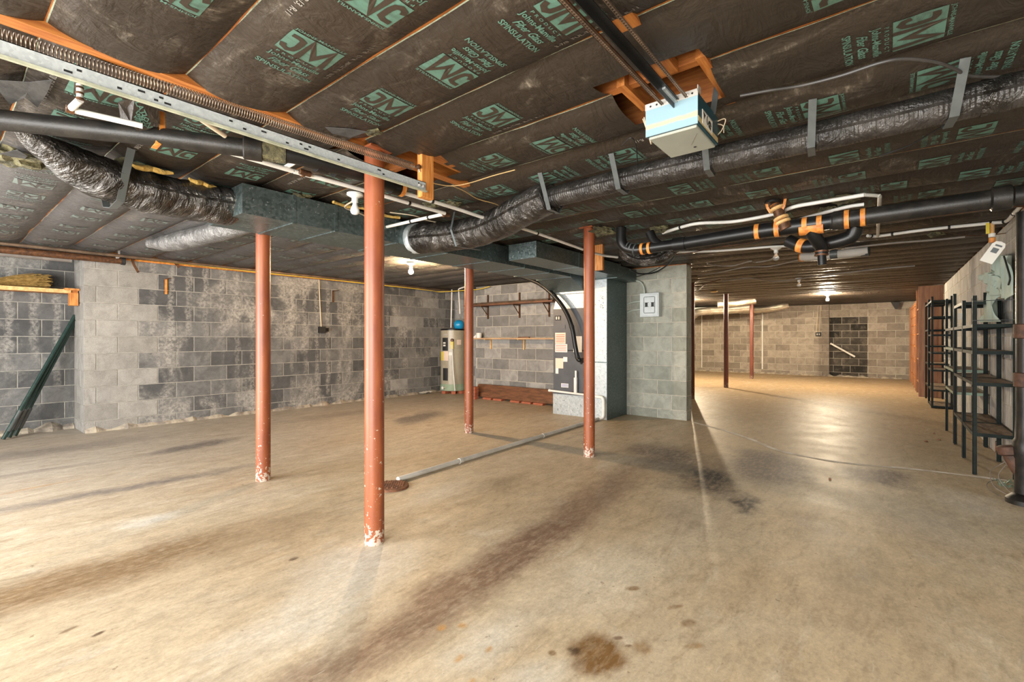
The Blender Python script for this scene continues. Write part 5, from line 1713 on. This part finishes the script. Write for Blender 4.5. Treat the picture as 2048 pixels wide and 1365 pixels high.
MB().tube(smooth_path([(XD, 1.55, ZD - 0.02), (XD + .01, 1.62, ZD + 0.04), (XD + .01, 1.66, ZD + 0.12)], 5), 0.04, 18).build('wye_branch', M['blackplastic'], t)
for y in (1.72, 1.655):
    MB().tube([(XD, y + 0.012, ZD - .023), (XD, y - 0.012, ZD - .023)], 0.053, 22).build('orange_band', M['rust'], t)
MB().tube(smooth_path([(XD, 1.70, ZD - 0.024), (XD, 1.80, ZD - 0.02), (XD - .01, 1.88, ZD + 0.01), (XD - .02, 1.915, ZD + 0.07), (XD - .02, 1.92, ZD + 0.19)], 7), 0.046, 22).build('elbow', M['blackplastic'], t)
for f in (1.79, 1.83, 1.86):
    MB().lathe([(0.05, -0.006), (0.053, 0.0), (0.05, 0.006)], (XD, f, ZD - 0.017 + (f - 1.79) * 0.35), (0, 1, 0.35), 22).build('clamp_ring', M['steelgrey'], t)
# toilet riser above the drain
t = thing('closet_riser', 'rusty flange riser with tan rings sitting above the black drain pipe', 'pipe fitting', (XD, 0.6, 2.0))
ax = Vector((0.0, -0.35, -1.0)).normalized()
c = Vector((XD - 0.03, 0.655, 2.11))
MB().lathe([(0.03, -0.05), (0.034, 0.0), (0.04, 0.06), (0.038, 0.12), (0.046, 0.17), (0.046, 0.2)], c - Vector((0, 0, -.01)), ax, 20).build('riser_body', M['copper'], t)
for h, r in ((0.015, 0.056), (0.095, 0.052), (0.128, 0.054)):
    MB().lathe([(r - 0.012, -0.014), (r, -0.008), (r, 0.008), (r - 0.012, 0.014)], c + ax * h, ax, 22).build('tan_ring', M['tanring'], t)
MB().lathe([(0.03, -0.003), (0.043, 0.0), (0.03, 0.003)], c - ax * 0.02, ax, 20).build('rusty_plate', M['rust'], t)
MB().lathe([(0.03, -0.012), (0.058, -0.008), (0.058, 0.006), (0.03, 0.012)], c + Vector((-0.02, 0.02, 0.035)), (0, 0, 1), 18).build('top_flange', M['cast'], t)
for sx, lb in ((0.09, 'rusty perforated strap left of the flange riser'), (-0.09, 'rusty perforated strap right of the flange riser')):
    o = strap('perforated_strap', [c + Vector((-.03, sx * 0.75, 0.075)), c + Vector((-.03, sx * 0.62, 0.0)), c + Vector((-.02, sx * 0.4, -0.04))], 0.018, lb, up=(0, 1, 0), mt='rust')
# trap hanging below
t = thing('drain_trap', 'black drain trap hanging below the orange banded pipe', 'pipe', (4.15, 0.36, 1.7))
MB().tube(smooth_path([(XD, 0.44, ZD - 0.03), (4.06, 0.42, 1.87), (4.10, 0.40, 1.83), (4.15, 0.385, 1.80)], 6), 0.045, 18).build('upper_bend', M['blackplastic'], t)
MB().tube([(4.15, 0.385, 1.81), (4.15, 0.383, 1.735)], 0.042, 18).build('coupling_body', M['blackplastic'], t)
MB().tube([(4.15, 0.383, 1.745), (4.15, 0.38, 1.665)], 0.028, 16).build('tail_pipe', M['blackplastic'], t)
for z in (1.805, 1.765, 1.74):
    MB().tube([(4.15, 0.385, z - 0.006), (4.15, 0.385, z + 0.006)], 0.046, 18).build('clamp_ring', M['copper'], t)
t = thing('drain_trap', 'black elbow behind the drain trap with a rusty collar', 'pipe', (4.3, 0.5, 1.8))
MB().tube(smooth_path([(4.30, 0.62, 1.90), (4.27, 0.52, 1.84), (4.24, 0.40, 1.83), (4.22, 0.22, 1.86), (4.2, 0.18, 1.93)], 6), 0.05, 18).build('elbow', M['blackplastic'], t)
MB().tube([(4.275, 0.545, 1.853), (4.265, 0.505, 1.836)], 0.056, 18).build('rusty_collar', M['rust'], t)

# white pipes of the right side
water_pipe([cz(u, v, 2.10) for u, v in ((1326, 466), (1365, 454), (1398, 447), (1462, 444), (1513, 436), (1549, 428), (1588, 414), (1625, 407), (1680, 398), (1728, 390))], 'white pipe curving above the black drain pipe, from the elbow to the riser', r=0.014, ties=(0.1,))
water_pipe([cz(u, v, 2.085) for u, v in ((1585, 443), (1640, 428), (1695, 414), (1728, 409))], 'white pipe just above the black drain pipe, right of the riser', r=0.013)
water_pipe([cz(1728, 390, 2.10), Vector((4.06, 0.055, 2.095)), Vector((4.12, 0.045, 2.09)), Vector((4.8, 0.06, 2.085)), Vector((5.58, 0.075, 2.08))], 'grey white pipe turning over the black drain pipe toward the valve line', r=0.0125, mt='pvcgrey')
water_pipe([cz(u, v, 2.105) for u, v in ((1345, 505), (1420, 503), (1480, 499), (1540, 494), (1590, 492))], 'white pipe hanging under the black drain pipe', r=0.013)
water_pipe([cz(u, v, 2.08) for u, v in ((1735, 472), (1760, 472), (1850, 460), (1978, 447))], 'white pipe crossing to the brass valve at the right wall', r=0.014, ties=(0.12, 0.45, 0.8))
water_pipe([cz(1985, 446, 2.08), cz(2012, 443, 2.08), cz(2028, 427, 2.08), cz(2060, 392, 2.08)], 'white pipe turning toward the viewer over the right wall', r=0.014, ties=(0.3, 0.66))
t = thing('ball_valve', 'brass ball valve with yellow lever hanging from the white pipe', 'valve', (5.75, -0.69, 1.95))
va, vb = cz(1984, 447, 2.08), None
vb = Vector((va.x, va.y, 1.93))
MB().tube([va, vb + Vector((0, 0, 0.06))], 0.016, 12).build('stem_pipe', M['tanring'], t)
MB().tube([vb + Vector((0, 0, 0.065)), vb + Vector((0, 0, 0.035))], 0.022, 12).build('white_nut', M['pvc'], t)
MB().tube([vb + Vector((0, 0, 0.03)), vb + Vector((0, 0, -0.01))], 0.02, 12).build('brass_body', M['rust'], t)
MB().obox(vb + Vector((-0.035, 0.03, 0.105)), (0.016, 0.02, 0.09), Matrix.Rotation(0.1, 3, 'Y')).build('yellow_lever', M['paper_yel'], t, smooth=False)
o = thing('paper_tag', 'white printed tag hanging from the brass valve', 'tag', vb + Vector((0, 0, -0.02)))
Rm = Matrix((ray(1980, 500).cross(Vector((0, 0, 1))).normalized(), Vector((0, 0, 1)), -ray(1980, 500).normalized())).transposed() @ Matrix.Rotation(-0.52, 3, 'Z')
tc = vb + Vector((-0.07, 0.0, -0.10))
pl = [(-0.042, -0.09), (0.042, -0.09), (0.042, 0.06), (0.03, 0.085), (0.0, 0.092), (-0.03, 0.085), (-0.042, 0.06)]
MB().prism([tc + Rm @ Vector((x, y, 0)) for x, y in pl], Rm @ Vector((0, 0, 0.0015))).build('card', M['paper'], o, smooth=False)
m = MB().prism([tc + Rm @ Vector(p) for p in ((-0.02, -0.005, 0.002), (0.02, -0.005, 0.002), (0.02, 0.035, 0.002), (-0.02, 0.035, 0.002))], Rm @ Vector((0, 0, 0.0006)))
m.prism([tc + Rm @ Vector(p) for p in ((-0.02, 0.05, 0.002), (0.024, 0.05, 0.002), (0.024, 0.064, 0.002), (-0.02, 0.064, 0.002))], Rm @ Vector((0, 0, 0.0006)))
m.build('printed_block', M['steelgrey'], o, smooth=False)

# ------------------------------------------------------------------ loose cables under the ceiling
ZC = 2.115
CAB = [(((1395, 552), (1440, 545), (1490, 535), (1540, 533), (1598, 520)), 'cablegrey', 0.008, 'black sagging cable left of the clear bulb under the drain pipe', 2.104),
       (((1415, 528), (1430, 531), (1465, 532), (1500, 523), (1512, 525), (1540, 520), (1553, 510)), 'cablegrey', 0.009, 'grey looping cable leading to the clear bulb', 2.104),
       (((1445, 563), (1500, 557), (1545, 563), (1595, 559), (1640, 551), (1690, 546), (1760, 538), (1830, 532)), 'cablegrey', 0.011, 'long scalloped grey cable across the far ceiling', 2.104),
       (((1388, 585), (1400, 578), (1412, 568), (1440, 560)), 'copper', 0.012, 'brown cable rising behind the edge of the pier', 2.10),
       (((1300, 508), (1330, 512), (1380, 506), (1440, 494), (1500, 486), (1548, 470)), 'copper', 0.004, 'thin reddish wire hanging along the black drain pipe', 2.0),
       (((1480, 192), (1540, 181), (1600, 172), (1680, 152), (1760, 126), (1810, 118), (1870, 124), (1910, 138), (1935, 151), (1990, 154), (2060, 150)), 'darkcable', 0.006, 'black cable snaking over the ceiling at upper right', 2.104),
       (((2060, 175), (1980, 210), (1900, 245), (1820, 290), (1760, 312)), 'ink', 0.004, 'thin black wire crossing the ceiling below the flexible duct', 2.10),
       (((850, 358), (872, 368), (905, 372), (940, 366), (985, 352), (1030, 340)), 'cabletan', 0.003, 'thin tan wire from the hanger block to the right', 2.104),
       (((905, 372), (930, 383), (955, 398), (990, 408), (1010, 418)), 'cabletan', 0.003, 'thin tan wire branching toward the flexible duct', 2.104),
       (((1245, 290), (1262, 276), (1272, 292), (1275, 330)), 'ink', 0.003, 'short black wire loop left of the opener', 2.104),
       (((1260, 540), (1280, 548), (1310, 545), (1335, 530), (1352, 508)), 'ink', 0.010, 'black cable looping below the crumpled duct by the pier', 2.05),
       (((1248, 560), (1290, 549), (1320, 535)), 'ink', 0.005, 'thin black wire slanting over the top of the block pier', 2.02),
       (((706, 402), (690, 415), (715, 425), (740, 436), (775, 448)), 'cablewhite', 0.006, 'cream lamp cord curling beside the frosted bulb', 2.10),
       (((780, 425), (830, 432), (850, 440), (890, 448)), 'cablewhite', 0.004, 'cream wire over the trunk duct beside the red post', 2.11),
       (((1880, 462), (1930, 471), (1985, 470), (2040, 462)), 'copper', 0.004, 'thin red wire sagging by the brass valve', 2.06),
       (((1640, 455), (1800, 440), (1930, 425), (2000, 415), (2060, 412)), 'copper', 0.007, 'thin copper pipe running below the cast drain pipe', 2.03),
       (((1690, 497), (1780, 487), (1870, 480), (1930, 474)), 'cablegrey', 0.010, 'grey wrapped line under the far ceiling near the white wrapped duct', 2.10)]
for pts, mt, r, lb, z in CAB:
    cable('ceiling_cable', [cz(u, v, z) for u, v in pts], r, mt, lb, 'loose cables under the ceiling')
t = thing('ceiling_box', 'round tan junction cover on the far ceiling above a maroon post', 'junction cover', cz(1428, 583, 2.12))
MB().lathe([(0.07, 0.0), (0.07, -0.012), (0.05, -0.02)], cz(1428, 583, 2.13), n=18).build('cover', M['tanring'], t)

# ------------------------------------------------------------------ far wall: outlet, stick, hanging things
t = thing('wall_outlet', 'black double outlet box on the far tan block wall', 'outlet', (X_F, 1.63, 1.2))
bx = MB().box(X_F - 0.06, X_F - 0.004, 1.56, 1.70, 1.19, 1.31).build('box', M['ink'], t, smooth=False)
for y in (1.595, 1.648):
    MB().box(X_F - 0.063, X_F - 0.059, y, y + 0.022, 1.225, 1.275).build('socket', M['paper'], t, smooth=False)
for y, lb in ((1.61, 'cream cable on the far wall above the outlet, right one'), (1.68, 'cream cable on the far wall above the outlet, left one')):
    o = MB().tube([(X_F - 0.02, y - 0.04, 2.1), (X_F - 0.02, y, 1.31)], 0.008, 8).build('outlet_cable', M['cablewhite'], origin=(X_F, y, 1.3))
    tag(o, lb, 'cable', 'cables above the far outlet')
a, b = Vector((X_F - 0.02, 1.33, 0.98)), Vector((X_F - 0.10, 0.74, 0.60))
o = MB().tube([a, b], 0.026, 12).build('white_stick', M['pvc'], origin=b)
tag(o, 'white pipe slanting across the dark filled in doorway', 'pipe')
o = MB().tube([(X_F - 0.02, 5.02, 0.12), (X_F - 0.02, 5.02, 2.0)], 0.016, 8).build('wall_conduit', M['pvc'], origin=(X_F, 5.02, 0.1))
tag(o, 'thin white conduit down the far wall, left of the nearer maroon post', 'conduit', 'thin conduits on the far wall')
o = MB().tube([(X_F - 0.02, 3.14, 0.15), (X_F - 0.02, 3.14, 2.0)], 0.022, 8).build('wall_conduit', M['pvc'], origin=(X_F, 3.14, 0.1))
tag(o, 'white conduit down the far wall behind the rear maroon post', 'conduit', 'thin conduits on the far wall')
t = thing('hanging_bracket', 'small black bracket hanging at the top of the far wall', 'bracket', (16.6, -0.15, 1.95))
MB().prism([(16.55, -0.06, 2.12), (16.55, -0.26, 2.12), (16.55, -0.2, 1.92), (16.55, -0.15, 1.93)], (0.02, 0, 0)).build('plate', M['ink'], t, smooth=False)

# ------------------------------------------------------------------ metal shelving along the right wall
YF, YB = -0.545, -0.80


def rack(xa, xb, zs, zpost, lab, posts=((0, 0), (1, 0), (0, 1), (1, 1)), green=()):
    t = thing('metal_shelving', lab, 'shelving', ((xa + xb) / 2, (YF + YB) / 2, 0), 'green metal shelving along the right wall')
    a = 0.026
    for (i, j) in posts:
        x, y = (xa, xb)[i], (YF, YB)[j]
        sx, sy = (1, -1)[i], (-1, 1)[j]
        m = MB()
        m.box(min(x, x + sx * a), max(x, x + sx * a), min(y, y + sy * 0.003), max(y, y + sy * 0.003), 0, zpost)
        m.box(min(x, x + sx * 0.003), max(x, x + sx * 0.003), min(y, y + sy * a), max(y, y + sy * a), 0, zpost)
        p_ = m.build('post', M['shelfgreen'], t, smooth=False)
        if xa < 7:
            h = MB()
            z = 0.05
            while z < zpost - 0.02:
                h.box(x - sx * 0.0008, x + sx * 0.001, y + sy * 0.010, y + sy * 0.016, z, z + 0.012)
                z += 0.05
            tag(h.build('punched_slot', M['hole'], p_, smooth=False), kind='stuff')
    for k, z in enumerate(zs):
        mt = M['shelfpale'] if k in green else M['shelfgreen']
        m = MB()
        m.box(xa + .003, xb - .003, YF - 0.004, YF - 0.001, z - 0.028, z)
        m.box(xa + .003, xb - .003, YB + 0.001, YB + 0.004, z - 0.028, z)
        m.box(xa + .003, xa + .006, YB + .004, YF - .004, z - 0.028, z)
        m.box(xb - .006, xb - .003, YB + .004, YF - .004, z - 0.028, z)
        s = m.build('shelf', mt, t, smooth=False)
        MB().box(xa + .006, xb - .006, YB + .004, YF - .004, z - 0.008, z - 0.003).build('shelf_board', M['shelfboard'] if z < 1.1 else M['shelfgreen'], s, smooth=False)
    return t


r1 = rack(5.40, 6.10, (0.345, 0.760, 1.020, 1.240), 1.475, 'nearest green metal shelving unit on the right with dusty shelves')
MB().tube([(5.40, YF, 1.43), (5.40, YB, 1.43)], 0.003, 6).build('top_wire', M['steelgrey'], r1)
MB().tube([(5.40, YF, 1.27), (5.40, YB, 1.27)], 0.003, 6).build('top_wire', M['steelgrey'], r1)
rack(6.12, 6.83, (0.345, 0.760, 1.020, 1.240, 1.465), 1.48, 'second green metal shelving unit, its top shelf above its neighbours')
rack(6.88, 7.77, (0.55, 0.79, 1.02, 1.24), 1.60, 'third shelving unit from the front, with pale green shelves', green=(0, 1, 2))
rack(10.15, 10.9, (0.04, 0.30, 0.62, 0.90, 1.19, 1.48, 1.74), 1.80, 'tall dark shelving unit with many shelves before the brown cabinet')
rack(10.95, 11.75, (0.30, 0.69, 1.0, 1.28, 1.74), 1.80, 'rearmost dark shelving unit touching the brown plywood cabinet')
t = thing('wooden_cabinet', 'tall brown plywood sided shelving beyond the metal racks', 'cabinet', (12.4, -0.63, 0))
MB().box(12.0, 12.03, -0.80, -0.46, 0.0, 2.13).build('end_panel', M['plywood'], t, smooth=False)
MB().box(11.97, 12.0, -0.815, -0.74, 0.0, 2.13).build('back_upright', M['plywood'], t, smooth=False)
MB().box(12.9, 12.93, -0.80, -0.46, 0.0, 2.13).build('inner_panel', M['plywood'], t, smooth=False)
for z in (0.25, 0.7, 1.2, 1.7):
    MB().box(12.03, 12.9, -0.80, -0.47, z, z + 0.02).build('shelf', M['plywood'], t, smooth=False)
t = thing('wooden_ladder_rack', 'orange wooden open rack with rungs at the far end of the right wall', 'rack', (14.2, -0.6, 0))
for x in (13.3, 14.1, 14.9, 15.7):
    MB().box(x, x + 0.04, -0.50, -0.46, 0, 1.93).build('upright', M['plywood'], t, smooth=False)
MB().box(16.2, 16.23, -0.80, -0.44, 0, 1.95).build('end_panel', M['plywood'], t, smooth=False)
for z in (0.25, 0.62, 0.95, 1.2, 1.42, 1.62, 1.85):
    MB().bar((13.3, -0.48, z), (16.2, -0.48, z + 0.02), 0.03, 0.03).build('rung', M['wood_orange'], t, smooth=False)
MB().box(13.3, 16.2, -0.81, -0.79, 0.02, 1.94).build('back_panel', M['plywood'], t, smooth=False)
t = thing('price_card', 'small white card hanging inside the second shelving unit', 'card', (6.9, -0.6, 1.35))
c = cy(1922, 633, -0.62)
MB().box(c.x, c.x + 0.003, c.y - 0.018, c.y + 0.018, c.z - 0.035, c.z + 0.035).build('card', M['paper'], t, smooth=False)

# cloth hanging on the wall above the racks
t = thing('hanging_cloth', 'pale green torn cloth draped on the right wall over the nearest shelving', 'cloth', (6.0, -0.78, 1.25))
CLOTH = (('drape', [(1981, 513), (2000, 511), (2018, 512), (2022, 530), (2023, 560), (2024, 590), (2018, 600), (2006, 596), (2002, 578), (1992, 556), (1987, 532)], -0.745),
         ('twisted_fold', [(1991, 552), (1980, 545), (1970, 545), (1962, 553), (1965, 561), (1971, 559), (1977, 573), (1981, 586), (1989, 592), (1997, 590), (1997, 580), (1989, 570), (1984, 561), (1986, 557), (1995, 566)], -0.725),
         ('hanging_leg', [(1979, 584), (1975, 600), (1969, 620), (1963, 645), (1994, 644), (1992, 630), (1990, 612), (1997, 592), (1989, 588)], -0.735))
for nm, out, yy in CLOTH:
    bm = bmesh.new()
    f = bm.faces.new([bm.verts.new(cy(u, v, yy)) for u, v in out])
    bmesh.ops.triangulate(bm, faces=[f])
    for _ in range(5):
        long_e = [e_ for e_ in bm.edges if e_.calc_length() > 0.035]
        bmesh.ops.subdivide_edges(bm, edges=long_e, cuts=1)
        bmesh.ops.triangulate(bm, faces=bm.faces[:])
    for vv in bm.verts:
        c = vv.co
        vv.co.y += 0.022 * math.sin(c.x * 26 + 5 * c.z + 3 * noise.noise((c.x * 3, c.z * 3, yy))) + 0.018 * noise.noise((c.x * 9, c.z * 3, 8))
    bmesh.ops.recalc_face_normals(bm, faces=bm.faces[:])
    ext = bmesh.ops.extrude_face_region(bm, geom=bm.faces[:])
    bmesh.ops.translate(bm, vec=(0, -0.006, 0), verts=[g_ for g_ in ext['geom'] if isinstance(g_, bmesh.types.BMVert)])
    bmesh.ops.recalc_face_normals(bm, faces=bm.faces[:])
    for vv in bm.verts:
        vv.co -= Vector(t.location)
    me = bpy.data.meshes.new(nm)
    bm.to_mesh(me)
    bm.free()
    me.materials.append(M['cloth'])
    me.polygons.foreach_set('use_smooth', [True] * len(me.polygons))
    o = bpy.data.objects.new(nm, me)
    COL.objects.link(o)
    o.parent = t
pts = [cy(u, v, -0.70) for u, v in ((2008, 513), (2015, 536), (2020, 556), (2017, 570))]
MB().tube(smooth_path(pts, 5), 0.006, 6).build('drawstring', M['ink'], t)

# cast stack at the right edge
sx, sy = 4.66, -0.735
t = thing('drain_stack', 'rusty black cast iron drain stack standing at the right edge', 'pipe', (sx, sy, 0))
MB().lathe([(0.105, 0.0), (0.105, 0.03), (0.085, 0.05), (0.062, 0.07)], (sx, sy, 0), n=26).build('floor_collar', M['cast'], t)
MB().lathe([(0.062, 0.06), (0.060, 0.30), (0.07, 0.33), (0.072, 0.42), (0.06, 0.44), (0.055, 0.6), (0.055, 1.98)], (sx, sy, 0), n=26).build('vertical_pipe', M['cast'], t)
MB().tube(smooth_path([(sx, sy, 0.17), (sx + 0.02, sy + 0.03, 0.22), (sx + 0.035, sy + 0.06, 0.29), (sx + 0.04, sy + 0.075, 0.35)], 5), 0.045, 20).build('side_inlet', M['stackrust'], t)
MB().lathe([(0.046, -0.03), (0.062, -0.02), (0.064, 0.03), (0.05, 0.04)], (sx + .04, sy + .076, 0.34), (0.1, 0.2, 1), 22).build('inlet_hub', M['stackrust'], t)
for z in (0.84, 1.17):
    MB().lathe([(0.056, -0.05), (0.066, -0.045), (0.066, 0.045), (0.056, 0.05)], (sx, sy, z), n=24).build('rusty_coupling', M['stackrust'], t)
t = thing('wire_tangle', 'loose curl of thin wire on the floor beside the drain stack', 'wire', (4.9, -0.66, 0))
MB().tube(smooth_path([(4.75, -0.66, 0.02), (4.86, -0.60, 0.05), (5.0, -0.60, 0.12), (5.1, -0.66, 0.16), (5.05, -0.70, 0.2), (4.98, -0.64, 0.10), (4.9, -0.68, 0.02), (4.82, -0.7, 0.03)], 8), 0.0025, 5).build('strand', M['cablegrey'], t)
MB().tube(smooth_path([(4.72, -0.62, 0.01), (4.9, -0.58, 0.01), (5.1, -0.6, 0.015), (5.15, -0.68, 0.05)], 8), 0.002, 5).build('strand', M['steelgrey'], t)
m = MB()
for i in range(40):
    a = random.uniform(0, 2 * PI)
    q = Vector((5.15 + random.uniform(-.09, .09), -0.72 + random.uniform(-.05, .06), 0.004))
    m.bar(q, q + Vector((0.03 * math.cos(a), 0.03 * math.sin(a), random.uniform(0.005, 0.03))), 0.008, 0.0012)
o = m.build('green_litter', M['shelfpale'], smooth=False, origin=(5.15, -0.72, 0))
tag(o, 'heap of dusty green litter at the foot of the right wall', 'litter', kind='stuff')
t = thing('wall_vent', 'small rusty vent frame at the foot of the right wall', 'vent', (6.31, -0.81, 0.08))
m = MB()
for (x0, x1, z0, z1) in ((6.22, 6.40, 0.03, 0.045), (6.22, 6.40, 0.125, 0.14), (6.22, 6.238, 0.03, 0.14), (6.382, 6.40, 0.03, 0.14)):
    m.box(x0, x1, -0.818, -0.80, z0, z1)
m.build('frame', M['drainrust'], t, smooth=False)
MB().box(6.26, 6.36, -0.817, -0.81, 0.05, 0.12).build('panel', M['paper'], t, smooth=False)
# crumbs on the floor
for i, (u, v) in enumerate(((1868, 868), (1878, 881), (1852, 884), (1660, 960))):
    c = cz(u, v, 0)
    o = MB().obox(c + Vector((0, 0, 0.006)), (0.03, 0.018, 0.012), Matrix.Rotation(i * 1.1, 3, 'Z')).build('crumb', M['wood_brown'], smooth=False, bevel=0.003, origin=c)
    tag(o, ('brown crumb on the floor before the dark racks, farthest of four', 'brown crumb on the floor before the dark racks, second farthest', 'brown crumb on the floor before the dark racks, leftmost of the near three', 'brown crumb on the dark oil stained floor')[i], 'crumb', 'crumbs on the floor')
